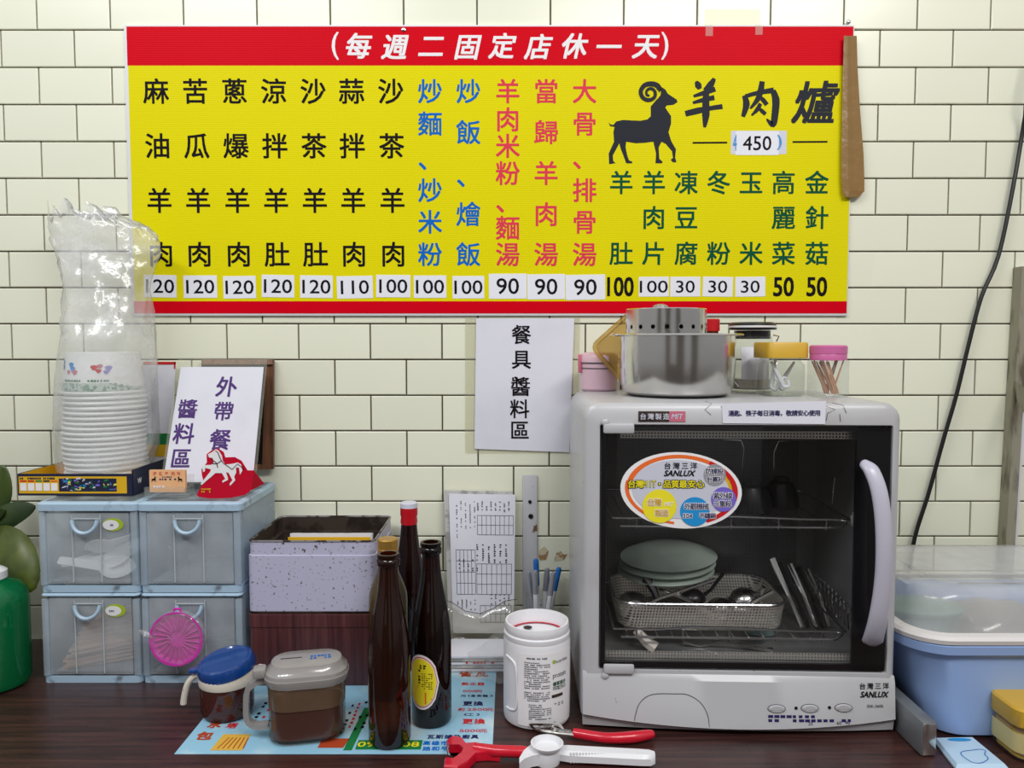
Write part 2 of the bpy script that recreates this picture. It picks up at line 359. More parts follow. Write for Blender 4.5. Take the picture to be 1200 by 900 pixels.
# text: glyph meshes laid in the plane
_g = {}
def glyph(s, off=0.0, shear=0.0):
    k = (s, off, shear)
    if k not in _g:
        c = bpy.data.curves.new('t', 'FONT'); c.body = s; c.size = 1; c.resolution_u = 3; c.dimensions = '2D'; c.offset = off; c.shear = shear
        o = bpy.data.objects.new('t', c); m = o.to_mesh()
        _g[k] = ([v.co.copy() for v in m.vertices], [list(p.vertices) for p in m.polygons])
        o.to_mesh_clear(); bpy.data.objects.remove(o); bpy.data.curves.remove(c)
    return _g[k]
def put(mb, s, cx, cz, h, F, off=0.0, shear=0.0, wid=1.0, fit=False, rot=0.0):
    """one CJK glyph in an em box of size h centred on (cx,cz); fit=True scales a latin string's bbox to (wid,h)"""
    if off >= 0.008:
        o2 = off * 0.9
        nrm = (F(cx + 1e-3, cz) - F(cx, cz)).cross(F(cx, cz + 1e-3) - F(cx, cz)).normalized()
        for q, (ax, az) in enumerate(((-1, -1), (1, -1), (1, 1), (-1, 1), (0, 0))):
            k = h if not fit else h * 0.9
            dx_, dz_ = ax * o2 * k, az * o2 * k
            put(mb, s, cx + dx_, cz + dz_, h, lambda x, z, q=q: F(x, z) + nrm * (q * 3e-5), 0.0, shear, wid, fit, rot)
        return
    vs, fs = glyph(s, 0.0, shear)
    if not vs: return
    if fit:
        x0 = min(v.x for v in vs); x1 = max(v.x for v in vs); y0 = min(v.y for v in vs); y1 = max(v.y for v in vs)
        q = [((v.x - x0) / (x1 - x0) - 0.5, (v.y - y0) / (y1 - y0) - 0.5) for v in vs]; q = [(a * wid, b * h) for a, b in q]
    else: q = [((v.x - 0.5) * h * wid, (v.y - 0.38) * h) for v in vs]
    cr_, sr_ = math.cos(rot), math.sin(rot)
    mb.add([F(cx + a * cr_ - b * sr_, cz + a * sr_ + b * cr_) for a, b in q], fs)
def dashes(mb, x0, x1, z0, z1, rows, F, fill=0.55, seed=1, dens=10, vertical=False):
    """unreadable fine print: rows of tiny marks"""
    rd = random.Random(seed); dz = (z1 - z0) / rows; dx = (x1 - x0) / dens
    for r in range(rows):
        lim = dens if rd.random() < 0.75 else int(dens * rd.uniform(0.4, 0.9))
        for k in range(lim):
            if rd.random() < 0.12: continue
            a = x0 + k * dx + dx * 0.1; b = a + dx * rd.uniform(0.5, 0.85); c = z0 + r * dz; d = c + dz * fill
            mb.add([F(a, c), F(b, c), F(b, d), F(a, d)], [(0, 1, 2, 3)])
def plane_y(y):  # print on a plane facing the room
    return lambda x, z: Vector((x, y, z))

# ================================================ SETTING
WY = 1.30
mb = MB().box((0, WY + 0.05, 0.25), (4.0, 0.1, 2.3))
wall = obj('wall_back', mb, 'grout', smooth=False); wall['kind'] = 'structure'
# tile courses: heights from the joints in the photo
zt = at(600, 36, WY).z; zb = at(600, 587, WY).z; sp = (zt - zb) / 13
xs0 = at(602, 58, WY).x; pit = (at(1031.7, 58, WY).x - at(4.6, 58, WY).x) / 12
GAP = 0.0026; TH = 0.004
def tile_mesh(k):
    rd = random.Random(k); b = MB(); hx = (pit - GAP) / 2; hz = (sp - GAP) / 2; e = 0.0012
    d = [rd.uniform(-0.0003, 0.0003) for _ in range(4)]
    o_ = [(-hx, -hz), (hx, -hz), (hx, hz), (-hx, hz)]; i_ = [(-hx + e, -hz + e), (hx - e, -hz + e), (hx - e, hz - e), (-hx + e, hz - e)]
    vs = [(x, 0.002, z) for x, z in o_] + [(x, -TH + 0.0008, z) for x, z in o_] + [(x, -TH + d[j], z) for j, (x, z) in enumerate(i_)]
    fs = [(8, 9, 10, 11)] + [(4 + j, 4 + (j + 1) % 4, 8 + (j + 1) % 4, 8 + j) for j in range(4)] + [(j, (j + 1) % 4, 4 + (j + 1) % 4, 4 + j) for j in range(4)]
    b.add(vs, fs); return mesh_of('tile', b, 'tile', smooth=False)
tms = [tile_mesh(k) for k in range(6)]
rest = MB(); cnt = 0
for r in range(-6, 28):
    zc = zt - sp * (r + 0.5)          # r = 0: course just below y = 36
    for c in range(-18, 18):
        xc = xs0 + pit * (c + 0.5) + (0 if r % 2 == 0 else pit / 2)
        if 5 <= r and xc > 0.55: xc -= 0.006
        if abs(xc) > 1.93 or zc > 1.38 or zc < -0.86: continue
        inview = abs(xc) < 0.93 and -1 <= r <= 16
        if inview and cnt < 296:
            cnt += 1
            o = bpy.data.objects.new('tile', random.choice(tms)); C.objects.link(o); o.parent = wall; o.location = (xc, WY, zc)
            o.rotation_euler = (random.uniform(-.002, .002), 0, random.uniform(-.002, .002))
        else: rest.box((xc, WY - TH / 2 + 0.001, zc), (pit - GAP, TH + 0.002, sp - GAP))
o = obj('tile_field', rest, 'tile', wall, smooth=False); o['kind'] = 'stuff'
WF = WY - TH                                # face of the tiles
fl = obj('floor', MB().box((0, -1.15, -0.89), (4.0, 5.0, 0.04)), 'floor', smooth=False); fl['kind'] = 'structure'
wo = MB()
for x0_, x1_, z0_, z1_ in ((-2.0, -1.35, -.87, 1.9), (-.55, .35, -.87, 1.9), (1.15, 2.0, -.87, 1.9), (-1.35, -.55, -.87, .15), (-1.35, -.55, 1.35, 1.9), (.35, 1.15, 1.35, 1.9)): wo.box(((x0_ + x1_) / 2, -2.25, (z0_ + z1_) / 2), (x1_ - x0_, .1, z1_ - z0_))
wf_ = obj('wall_front_added', wo, 'added_wall', smooth=False); wf_['kind'] = 'structure'  # unseen opposite wall with openings, added for the reflections in steel and glass
ct = thing('countertop', 'dark brown wood-grain laminate countertop along the tiled wall', 'counter', (0, 0.8, 0))
obj('top', MB().box((0, 0.047, -0.02), (3.0, 0.898, 0.04), 0.003), 'counter', ct)
obj('base_cabinet', MB().box((0, 0.08, -0.455), (2.9, 0.78, 0.83), 0.004), 'browntin', ct)

# ================================================ MENU BOARD
bl = at(146.5, 30, WF).x; br = at(1000, 28, WF).x
ztop = at(600, 29, WF - .005).z; zbot = at(600, 370, WF - .005).z
BY = WF - 0.005
menu = thing('menu_board', 'large yellow and red menu board with Chinese dish names screwed to the wall', 'sign', ((bl + br) / 2, BY, zbot))
ox, oz = (bl + br) / 2, zbot
def ML(px, py):                    # photo point on the board -> board coordinates
    p = at(px, py, BY); return p.x - ox, p.z - oz
W2 = (br - bl) / 2; Hh = ztop - zbot
obj('backing_sheet', MB().box((0, 0.0025, Hh / 2), (2 * W2, 0.005, Hh), 0.0008), 'pvc', menu)
zr = ML(600, 77)[1]; zf = ML(600, 353)[1]
def band(name, z0, z1, m, x0=-W2 + 0.005, x1=W2 - 0.002): return obj(name, MB().box(((x0 + x1) / 2, -0.0003, (z0 + z1) / 2), (x1 - x0, 0.0006, z1 - z0)), m, menu, smooth=False)
band('red_header', zr, Hh - 0.003, 'signred'); band('yellow_panel', zf, zr, 'yellow', -W2 + 0.006); band('red_footer', 0.004, zf, 'signred')
FB = lambda x, z: Vector((x, -0.0009, z))
FC = lambda x, z: Vector((x, -0.0018, z))
def col(name, pts, h, m, off=0.014, shear=0, F=FB):
    for ch, px, py in pts:
        b = MB(); x, z = ML(px, py); put(b, ch, x, z, h, F, off, shear); obj(name, b, m, menu, smooth=False, fixn=False)
hd = '每週二固定店休一天'; hx_ = [418, 461, 504, 546, 587, 629, 671, 711, 755]
col('header_character', [(c, x, 54 + (1 if i % 2 else 0)) for i, (c, x) in enumerate(zip(hd, hx_))], 0.043, 'signwhite', 0.022, 0.22)
for s_, px in (('(', 393), (')', 779)):
    b = MB(); put(b, s_, *ML(px, 54), 0.044, FB, 0.01, fit=True, wid=0.011); obj('bracket', b, 'signwhite', menu, smooth=False, fixn=False)
four = [107, 171, 235, 298]
for i, s in enumerate(['麻油羊肉', '苦瓜羊肉', '蔥爆羊肉', '涼拌羊肚', '沙茶羊肚', '蒜拌羊肉', '沙茶羊肉']):
    x0 = [183, 229, 275, 321, 367, 412, 458][i]; x1 = [189, 234, 280, 325, 370, 415, 461][i]
    col('printed_character', [(c, x0 + (x1 - x0) * k / 3, four[k]) for k, c in enumerate(s)], 0.0435, 'ink')
col('printed_character', list(zip('炒麵、炒米粉', [504] * 6, [107, 145, 186, 223, 260, 298])), 0.0415, 'blue')
col('printed_character', list(zip('炒飯、燴飯', [549] * 5, [107, 155, 206, 251, 298])), 0.0415, 'blue')
col('printed_character', list(zip('羊肉米粉、麵湯', [595] * 7, [107, 140, 171, 203, 236, 267, 298])), 0.0415, 'rose')
col('printed_character', list(zip('當歸羊肉湯', [640] * 5, [107, 155, 203, 251, 298])), 0.0415, 'rose')
col('printed_character', list(zip('大骨、排骨湯', [685] * 6, [107, 145, 185, 223, 260, 298])), 0.0415, 'rose')
b = MB(); x, z = ML(548, 154); b.box((x, -0.0006, z), (0.052, 0.0004, 0.055)); obj('sticker', b, 'limeprint', menu, label='faded greenish patch under one character') if False else b.b.free()
for i, s in enumerate(['羊 肚', '羊肉片', '凍豆腐', '冬 粉', '玉 米', '高麗菜', '金針菇']):
    x0 = [728, 766, 804, 842, 880, 918, 957][i]
    col('printed_character', [(c, x0, [214, 255, 297][k]) for k, c in enumerate(s) if c != ' '], 0.0405, 'green')
# brush lettering of the house dish, drawn as tapered strokes (zoom coordinates)
def ZP(x, y): return ML(700 + x / 4, 80 + y / 4)
def strokes(lst):
    b = MB()
    for pts, ws in lst:
        P = [Vector((p[0], p[1])) for p in pts]; n = 5; q = []; wq = []
        sm = smooth_path([(p.x, p.y, 0) for p in P], n)
        for i, p in enumerate(sm):
            t = i / n; k = min(int(t), len(ws) - 2); f = t - k; q.append(Vector(ZP(p.x, p.y))); wq.append((ws[k] * (1 - f) + ws[k + 1] * f) * 0.00052)
        b.ribbon([(p.x, p.y) for p in q], wq, lambda x, z, k=len(b.b.faces): Vector((x, -.0009 - k * 1e-6, z)))
    return b
yang = [([(462, 62), (472, 80), (480, 98)], [8, 22, 12]), ([(548, 48), (530, 78), (500, 104)], [10, 22, 10]), ([(450, 132), (500, 116), (552, 98)], [8, 15, 16]),
        ([(447, 163), (500, 148), (548, 138)], [8, 15, 16]), ([(412, 214), (470, 200), (530, 188), (586, 180)], [18, 20, 14, 16]), ([(512, 92), (508, 150), (508, 220), (502, 278)], [14, 22, 24, 8])]
rou = [([(688, 128), (698, 170), (682, 228)], [14, 22, 12]), ([(692, 132), (760, 114), (826, 104)], [12, 14, 18]), ([(822, 104), (836, 150), (832, 215), (822, 264), (792, 238)], [16, 24, 22, 20, 4]),
       ([(772, 62), (764, 110), (748, 150), (716, 190)], [16, 20, 16, 6]), ([(752, 130), (775, 148), (794, 172)], [8, 14, 14]), ([(764, 166), (748, 195), (722, 222)], [12, 14, 5]), ([(758, 188), (772, 202), (788, 216)], [8, 13, 12])]
b = strokes(yang + rou); x, z = ZP(1010, 160); put(b, '爐', x, z, 0.073, FB, 0.02, 0.2)
obj('brush_lettering', b, 'ram', menu, smooth=False, fixn=False)
ram = [(52, 255), (62, 264), (75, 266), (88, 250), (120, 243), (200, 247), (235, 240), (250, 225), (250, 180), (275, 150), (296, 128), (300, 88), (318, 100), (330, 120), (372, 148), (375, 160), (355, 172), (325, 175), (318, 185), (345, 225), (345, 260), (333, 300), (345, 340), (368, 380), (364, 418), (370, 440), (355, 442), (343, 430), (354, 420), (350, 390), (320, 355), (300, 345), (287, 372), (290, 425), (305, 438), (303, 446), (272, 446), (275, 400), (262, 345), (220, 350), (180, 352), (135, 345), (132, 370), (140, 410), (148, 432), (163, 438), (163, 446), (135, 446), (122, 410), (108, 375), (103, 352), (85, 385), (72, 410), (74, 435), (86, 445), (55, 450), (53, 400), (78, 345), (75, 300), (80, 276), (60, 272)]
b = MB(); q = [ZP(*p) for p in ram]; b.add([FB(*p) for p in q], tessellate_polygon([[Vector((x, z, 0)) for x, z in q]]))
obj('ram_silhouette', b, 'ram', menu, smooth=False, fixn=False)
horn = smooth_path([(294, 110, 0), (282, 84, 0), (255, 74, 0), (222, 80, 0), (203, 108, 0), (212, 138, 0), (240, 150, 0), (266, 138, 0), (270, 112, 0), (252, 96, 0), (232, 104, 0), (230, 124, 0), (244, 130, 0)], 5)
b = MB(); q = [ZP(p.x, p.y) for p in horn]; n_ = len(q)
b.ribbon(q, [(24 - 15 * i / n_) * 0.00036 if i > 2 else 0.005 for i in range(n_)], FC)
obj('ram_horn', b, 'ram', menu, smooth=False, fixn=False)
b = MB(); b.ribbon([ZP(280, 145), ZP(294, 122), ZP(296, 92)], 0.0013, FC); obj('horn_gap', b, 'yellow', menu, smooth=False, fixn=False)
b = MB()
for a, c in (((446, 350), (608, 349)), ((914, 346), (1078, 345))): b.ribbon([ZP(*a), ZP(*c)], 0.0028, FB)
obj('rule_line', b, 'ink', menu, smooth=False, fixn=False)
def price(px, py, wpx, hpx, s, m='label', tilt=0.0, tw=None, off=0.0, th=0.021):
    x, z = ML(px, py); p = obj('price_label', MB().box((0, -0.0009, 0), (wpx / 697, 0.0004, hpx / 697)), m, menu, smooth=False, loc=(x, 0, z)); p.rotation_euler = (0, tilt, 0)
    b = MB(); put(b, s, 0, 0, th, lambda a, c: Vector((a, -0.0013, c)), off, fit=True, wid=tw or 0.0155 * len(s)); obj('printed_price', b, 'ink', p, smooth=False, fixn=False)
pr = [(188, '120'), (235, '120'), (281, '120'), (326, '120'), (371, '120'), (416, '110'), (461, '100'), (504, '100'), (549, '100'), (595, '90'), (640, '90'), (686, '90')]
for i, (px, s) in enumerate(pr): price(px, 336 + (i % 3 - 1) * 0.6, [38, 39, 38, 38, 38, 42, 40, 38, 37, 44, 44, 46][i], 26 if i < 9 else 29, s, tilt=random.uniform(-.02, .02), off=0.012, th=0.0225 if i < 9 else 0.026, tw=None if i < 9 else 0.037)
for px, s in ((766, '100'), (803, '30'), (841, '30'), (879, '30')): price(px, 336, 35, 23, s, tilt=random.uniform(-.015, .015), th=0.02, off=0.008)
for s_, px, wd in (('100', 727, .043), ('50', 918, .033), ('50', 957, .033)):
    b = MB(); put(b, s_, *ML(px, 336), 0.031, FB, 0.03, fit=True, wid=wd); obj('printed_price', b, 'ink', menu, smooth=False, fixn=False)
x, z = ML(889, 167); obj('price_label', MB().box((x, -0.0005, z), (0.092, 0.0004, 0.038)), 'greysticker', menu, smooth=False, label='older price sticker showing blue digits at its ends')
b = MB(); put(b, '4', *ML(861, 167), 0.026, FC, 0, fit=True, wid=0.006); put(b, ')', *ML(913, 167), 0.024, FC, 0.01, fit=True, wid=0.007); obj('printed_price', b, 'skyprint', menu, smooth=False, fixn=False)
x, z = ML(887, 168); price(887, 168, 50, 27, '450', th=0.023, off=0.012)
for px, py in ((473, 35), (994, 26)):
    x, z = ML(px, py); obj('screw', MB().lathe([(0.0035, 0), (0.0035, 0.002), (0.0015, 0.003)], 10, (x, 0, z), False, True, Mx=Matrix.Rotation(R(90), 4, 'X')), 'wire', menu)
for pts in ([(631, 652), (632, 645), (638, 640), (643, 646), (640, 656), (633, 657)], [(649, 658), (652, 648), (657, 646), (661, 650), (665, 649), (661, 656)]):
    b = MB(); q = [at(x, y, WF - .0004) for x, y in pts]; b.add(q + [v + Vector((0, .0003, 0)) for v in q], [tuple(f) for f in tessellate_polygon([[Vector((v.x, v.z, 0)) for v in q]])]); obj('old_stain', b, 'stain', wall, smooth=False)
# tapes and the brown parcel tape
tp = thing('brown_parcel_tape', 'strip of brown parcel tape hanging folded over right edge of menu board', 'tape', at(1000, 135, BY - .004))
o_ = at(1000, 135, BY - .004)
def TP(px, py, dy=0): p = at(px, py, BY - .004 + dy); return p - o_
b = MB(); rows = [(42, 989, 1004), (80, 988, 1005), (130, 987, 1008), (180, 986, 1012), (210, 986, 1013), (224, 987, 1013), (231, 989, 1006)]
b.quadstrip([[TP(a, y, -0.004), TP(a + (c - a) * .3, y, -0.0062), TP(a + (c - a) * .55, y, -0.0035), TP(c, y, -0.001)] for y, a, c in rows], close=False)
tpo = obj('tape_strip', b, 'tape', tp, smooth=False); tpo.modifiers.new('t', 'SOLIDIFY').thickness = 0.0006
tag(obj('clear_tape', MB().box((at(858, 22, WF).x, WF - 0.0012, at(858, 22, WF).z), (0.09, 0.0012, 0.03)).box((at(830, 36, WF).x, WF - 0.0065, at(830, 36, WF).z), (0.012, 0.0008, 0.022)).box((at(888, 36, WF).x, WF - 0.0065, at(888, 36, WF).z), (0.012, 0.0008, 0.018)), 'cleartape'), 'clear sticky tape over top right edge of menu board', 'tape')

# ================================================ WALL NOTICE
def sheet(name, label, cat, corners, m, th=0.0006):
    p = [at(*c) for c in corners]; o = sum(p, Vector()) / 4; b = MB()
    b.add([q - o for q in p] + [q - o + Vector((0, th, 0)) for q in p], [(0, 1, 2, 3), (7, 6, 5, 4), (0, 4, 5, 1), (1, 5, 6, 2), (2, 6, 7, 3), (3, 7, 4, 0)])
    return p, o, b
NY = WF - 0.002
nt = thing('wall_notice', 'white paper notice with vertical Chinese writing taped under the menu board', 'sign', at(608, 450, NY))
no = at(608, 450, NY)
def NP(px, py, d=0.0): return at(px, py, NY - d) - no
def quadsheet(name, parent, P4, m, th=0.0005):
    b = MB(); b.add(P4 + [q + Vector((0, th, 0)) for q in P4], [(0, 1, 2, 3), (7, 6, 5, 4), (0, 4, 5, 1), (1, 5, 6, 2), (2, 6, 7, 3), (3, 7, 4, 0)]); return obj(name, b, m, parent, smooth=False)
quadsheet('clear_sleeve', nt, [NP(545, 372), NP(680, 372), NP(676, 531), NP(545, 531)], 'sleeve')
quadsheet('paper_sheet', nt, [NP(558, 373, .001), NP(673, 373, .001), NP(667, 530, .001), NP(556, 526, .001)], 'paper')
for ch, px, py in zip('餐具、醬料區', [611, 611, 612, 610, 609, 609], [392, 421, 438, 453, 479, 504]):
    b = MB(); p = NP(px, py, .0016); put(b, ch, p.x, p.z, 0.034 if ch != '、' else 0.03, plane_y(p.y), 0.012); obj('handwritten_character', b, 'ink', nt, smooth=False, fixn=False)

# ================================================ RIGHT WALL ITEMS
cb = MB(); pth = [(1216, 60), (1206, 110), (1199, 150), (1187, 220), (1170, 300), (1150, 348), (1136, 400), (1121, 462), (1107, 510), (1096, 550), (1087, 582), (1072, 630), (1064, 680), (1058, 725)]
cb.tube(smooth_path([at(x, y, WF - 0.012 if i > 1 else WF - .03) for i, (x, y) in enumerate(pth)], 4), 0.0034, 8)
tag(obj('power_cable', cb, 'cable'), 'black power cable hanging down the tiled wall on the right', 'cable')
p0 = at(1192, 313, WF); p1 = at(1170, 690, WF)
up = thing('shelf_upright', 'weathered wooden upright with white painted edge leaning at right wall', 'post', (p1.x, WF - 0.012, 0))
dirv = Vector((p0.x - p1.x, 0, p0.z - p1.z)); ztp = p0.z; slope = dirv.x / dirv.z
def UP(x, z, y): return Vector((x + (z - p1.z) * slope, y, z))
def post(x0, x1, y0, y1, z1):
    b = MB(); b.quadstrip([[UP(x0, z, y0), UP(x1, z, y0), UP(x1, z, y1), UP(x0, z, y1)] for z in [0.001, z1 * .3, z1 * .6, z1]]); return b
obj('wooden_strip', post(-0.007, 0.008, -0.012, 0.011, ztp - .001), 'postwood', up, smooth=False)
obj('white_strip', post(0.009, 0.016, -0.006, 0.011, ztp + .0), 'postwhite', up, smooth=False)
bq = [at(1188, 447, WF - .02), at(1215, 462, WF - .1), at(1215, 505, WF - .1), at(1189, 463, WF - .02)]
b = MB(); oo = Vector((p1.x, WF - 0.012, 0)); q = [v - oo for v in bq]; b.add(q + [v + Vector((0.004, 0.012, 0)) for v in q], [(0, 1, 2, 3), (7, 6, 5, 4), (0, 4, 5, 1), (1, 5, 6, 2), (2, 6, 7, 3), (3, 7, 4, 0)])
obj('bracket_arm', b, 'postwood', up, smooth=False)
# metal strip with two holes
ms = thing('metal_strip', 'white painted metal strip with two screw holes standing against tiles', 'strip', (at(621, 600, WF).x, WF - .003, 0))
t_ = at(621, 556, WF).z
obj('strip_plate', MB().box((0, 0, t_ / 2), (0.0245, 0.003, t_ - .001), 0.0006), 'strip', ms)
for px, py, r in ((621, 588, .003), (622, 605, .0042)):
    p = at(px, py, WF - .005); obj('screw', MB().lathe([(r, 0), (r, 0.0015), (r * .5, 0.002)], 14, (p.x - ms.location.x, -0.0015, p.z), False, True, Mx=Matrix.Rotation(R(90), 4, 'X')), 'black', ms)
# pens in a clear cup
pc = on(633, 766).x; PX, PY = at(633, 700, 1.262).x, 1.262
pcup = thing('pen_cup', 'clear plastic cup holding pens behind the white jar', 'cup', (PX, PY, 0))
obj('cup_body', MB().lathe([(0.022, 0.0005), (0.024, 0.045), (0.025, 0.09)], 24, cap0=True), 'clear', pcup)
pl = ['white ballpoint pen with clear clip, tallest in the cup', 'blue pen leaning right in the pen cup', 'white pen leaning left in the pen cup', 'white pen in the middle of the pen cup', 'grey pen at left of the pen cup', 'white pen leaning right beside the blue one']
for i, (dx, tx, h, m) in enumerate([(-0.002, -4, .149, 'white'), (0.008, 20, .133, 'penblue'), (-.010, -2, .132, 'white'), (.003, 8, .128, 'white'), (-.013, -9, .125, 'silver'), (.008, 12, .130, 'white')]):
    pt = thing('pen', pl[i], 'pen', (PX + dx * .6, PY + [0, .006, -.006, .009, .004, -.009][i], 0.002), rot=(R([2, -2, 3, -3, 0, 2][i]), R(tx * .6), 0), group='pens in the clear cup')
    obj('barrel', MB().lathe([(.001, 0), (.0042, .012), (.0042, h * .82)], 10), 'white' if m == 'penblue' else m, pt)
    obj('cap', MB().lathe([(.0046, h * .70), (.0046, h - .004), (.003, h)], 10, cap0=True, cap1=True).box((0, -.0055, h * .87), (.0025, .0014, .03)), m if m != 'white' else ('silver' if i else 'penblue'), pt)
# order pads in a clear holder
pad = thing('order_pad_holder', 'clear wall pocket holding a stack of printed white order slips', 'holder', (at(565, 700, 1.27).x, 1.27, 0))
po = pad.location
def PD(px, py, Y): return at(px, py, Y) - po
quadsheet('order_slips', pad, [PD(520, 575, 1.283), PD(601, 577, 1.283), PD(600, 744, 1.262), PD(526, 740, 1.262)], 'newspaper', .008)
quadsheet('order_slip', pad, [PD(526, 579, 1.280), PD(604, 580, 1.280), PD(602, 742, 1.259), PD(531, 742, 1.259)], 'paper', .002)
b = MB(); A_ = PD(526, 579, 1.280 - .0006); B_ = PD(604, 580, 1.280 - .0006); D_ = PD(531, 742, 1.259 - .0006); Cc_ = PD(602, 742, 1.259 - .0006)
def PF(u, v): return (A_ * (1 - u) + B_ * u) * (1 - v) + (D_ * (1 - u) + Cc_ * u) * v
for k in range(8): dashes(b, .42 + k * .067, .42 + k * .067 + .028, .05, .13, 7, PF, .6, k, 1)
for k in range(5): dashes(b, .10 + k * .068, .10 + k * .068 + .022, .05, .32 - k * .02, 18, PF, .55, 20 + k, 1)
for k in range(6): dashes(b, .40 + k * .09, .40 + k * .09 + .035, .36, .50, 9, PF, .6, 40 + k, 1)
for k in range(5): dashes(b, .12 + k * .07, .12 + k * .07 + .025, .47, .56, 6, PF, .6, 60 + k, 1); dashes(b, .62 + k * .07, .62 + k * .07 + .03, .72, .80, 6, PF, .6, 80 + k, 1); dashes(b, .08 + k * .07, .105 + k * .07, .76, .84, 6, PF, .6, 90 + k, 1)
obj('fine_print', b, 'ink', pad, smooth=False, fixn=False)
b = MB()
for (u0, u1, v0, v1, nc, nr) in ((.42, .97, .15, .29, 8, 2), (.40, .95, .5, .72, 7, 3), (.08, .38, .40, .72, 5, 4), (.45, .95, .80, .92, 6, 2)):
    for k in range(nc + 1): u = u0 + (u1 - u0) * k / nc; b.add([PF(u, v0), PF(u + .006, v0), PF(u + .006, v1), PF(u, v1)], [(0, 1, 2, 3)])
    for k in range(nr + 1): v = v0 + (v1 - v0) * k / nr; b.add([PF(u0, v), PF(u1, v), PF(u1, v + .003), PF(u0, v + .003)], [(0, 1, 2, 3)])
obj('table_lines', b, 'grey_ink', pad, smooth=False, fixn=False)
b = MB(); top = [(518, 703), (530, 706), (545, 716), (562, 719), (578, 713), (592, 704), (606, 702)]; lo = [(520, 757), (532, 758), (548, 758), (562, 758), (578, 758), (592, 757), (604, 756)]
b.quadstrip([[PD(x, y, 1.262 - .012) for x, y in top], [PD(x, y, 1.248) for x, y in lo]], close=False)
o = obj('clear_pocket', b, 'sleeve', pad); o.modifiers.new('s', 'SOLIDIFY').thickness = .0008
b = MB(); b.tube([PD(x, y, 1.249) for x, y in top], .0006, 6); obj('pocket_edge', b, 'grey_ink', pad)
obj('bottom_rail', MB().box(PD(566, 758, 1.262), (.125, .02, .006), .001).box(PD(566, 775, 1.272), (.11, .008, .03)), 'sleeve', pad)
# folded papers below it
fp = thing('folded_papers', 'folded printed papers lying under the order slip holder', 'papers', (on(558, 775).x, 1.195, 0.0015))
for i in range(5):
    b = MB().box((random.uniform(-.004, .004), 0, .002 + i * .0052), (.1 - i * .003, .07, .0042), .001); obj('folded_sheet', b, 'newspaper' if i % 2 else 'paper', fp)
b = MB(); dashes(b, -.02, .03, .0138, .0168, 1, plane_y(-.0362), 1, 4, 9); obj('red_print', b, 'redprint', fp, smooth=False, fixn=False)
# crumpled clear film behind jar
b = MB(); g = []
for i in range(14):
    row = []
    for j in range(14):
        u, v = i / 13, j / 13; p = on(545 + 55 * u, 790 - 8 * v) ; z = .004 + .075 * v * (0.35 + .65 * u) ; y = 1.145 - .03 * u + .02 * v
        x = at(548 + 44 * u, 780, y).x; nz = noise.noise(Vector((u * 3.1, v * 3.3, 2))) * .008
        row.append(Vector((x, y + nz, max(z + nz * .6, .0025))))
    g.append(row)
b.quadstrip(g, close=False); tag(obj('crumpled_film', b, 'film'), 'crumpled clear plastic bag slumped beside the white jar', 'plastic bag')

# ================================================ DRAWER UNITS
DF = 1.125; sc_ = 900 / DF
def drawer_unit(x0, x1, z0, z1, label, top):
    t = thing('storage_drawer', label, 'storage drawer', ((x0 + x1) / 2, DF, z0), group='stacked frosted storage drawers')
    w_ = (x1 - x0) / 2 - .001; h = z1 - z0; D = 0.165
    b = MB()
    for s_ in (-1, 1): b.box((s_ * (w_ - .002), D / 2 + .006, h / 2), (.004, D - .012, h - .012), .0008)
    b.box((0, D - .002, h / 2), (2 * w_ - .008, .003, h - .012))
    for s_ in (-1, 1): b.box((s_ * (w_ - .006), .004, h / 2), (.011, .008, h - .02), .002)
    obj('casing', b, 'frame', t)
    b = MB()
    b.rr([(0.0002, w_, D / 2, .008, 0, D / 2), (.010, w_, D / 2, .008, 0, D / 2), (.010, w_ - .004, D / 2 - .004, .006, 0, D / 2), (.0002, w_ - .004, D / 2 - .004, .006, 0, D / 2)], False, False); obj('bottom_band', b, 'band', t)
    b = MB(); zt_ = h - (.013 if top else .0045)
    b.rr([(zt_, w_ + (.002 if top else 0), D / 2 + .003, .008, 0, D / 2), (h - .0035, w_ + (.002 if top else 0), D / 2 + .003, .008, 0, D / 2), (h - .0003, w_ - .002, D / 2 - .002, .006, 0, D / 2), (h - .0003, w_ - .006, D / 2 - .006, .006, 0, D / 2), (zt_, w_ - .005, D / 2 - .005, .006, 0, D / 2)], False, False); obj('top_band', b, 'band', t, ang=50)
    if top: obj('dusty_lid', MB().rr([(h - .0004, w_ - .006, D / 2 - .008, .006, 0, D / 2), (h, w_ - .007, D / 2 - .009, .006, 0, D / 2)], False, True), 'lidfrost', t)
    # drawer tray
    b = MB(); zi, zo = .013, zt_ - .004
    b.box((0, .001, (zi + zo) / 2), (2 * w_ - .024, .003, zo - zi), .001)
    tr = obj('drawer_front', b, 'frost', t)
    obj('drawer_floor', MB().box((0, D / 2, zi + .0015), (2 * w_ - .026, D - .02, .002)), 'frost', t)
    obj('front_rib', MB().box((-w_ * .30, -.0014, (zi + zo) / 2), (.0014, .002, zo - zi - .006)), 'rib', tr)
    obj('front_rib', MB().box((w_ * .27, -.0014, (zi + zo) / 2), (.0014, .002, zo - zi - .006)), 'rib', tr)
    obj('front_rib', MB().box((-.001, -.0014, zo - .008), (w_ * .57, .002, .0014)), 'rib', tr)
    arc = [Vector((-.001 + .0185 * math.cos(a), -.006 - .004 * math.sin(-a), zo - .009 + .019 * math.sin(a))) for a in [math.pi + math.pi * k / 14 for k in range(15)]]
    b = MB().tube(arc, .0028, 8); obj('handle', b, 'band', tr)
    return t, w_, h, tr
XL0, XM, XR1 = (37 - 600) / 800, (156.5 - 600) / 800, (279 - 600) / 800
ZM, ZT = .138, .2745
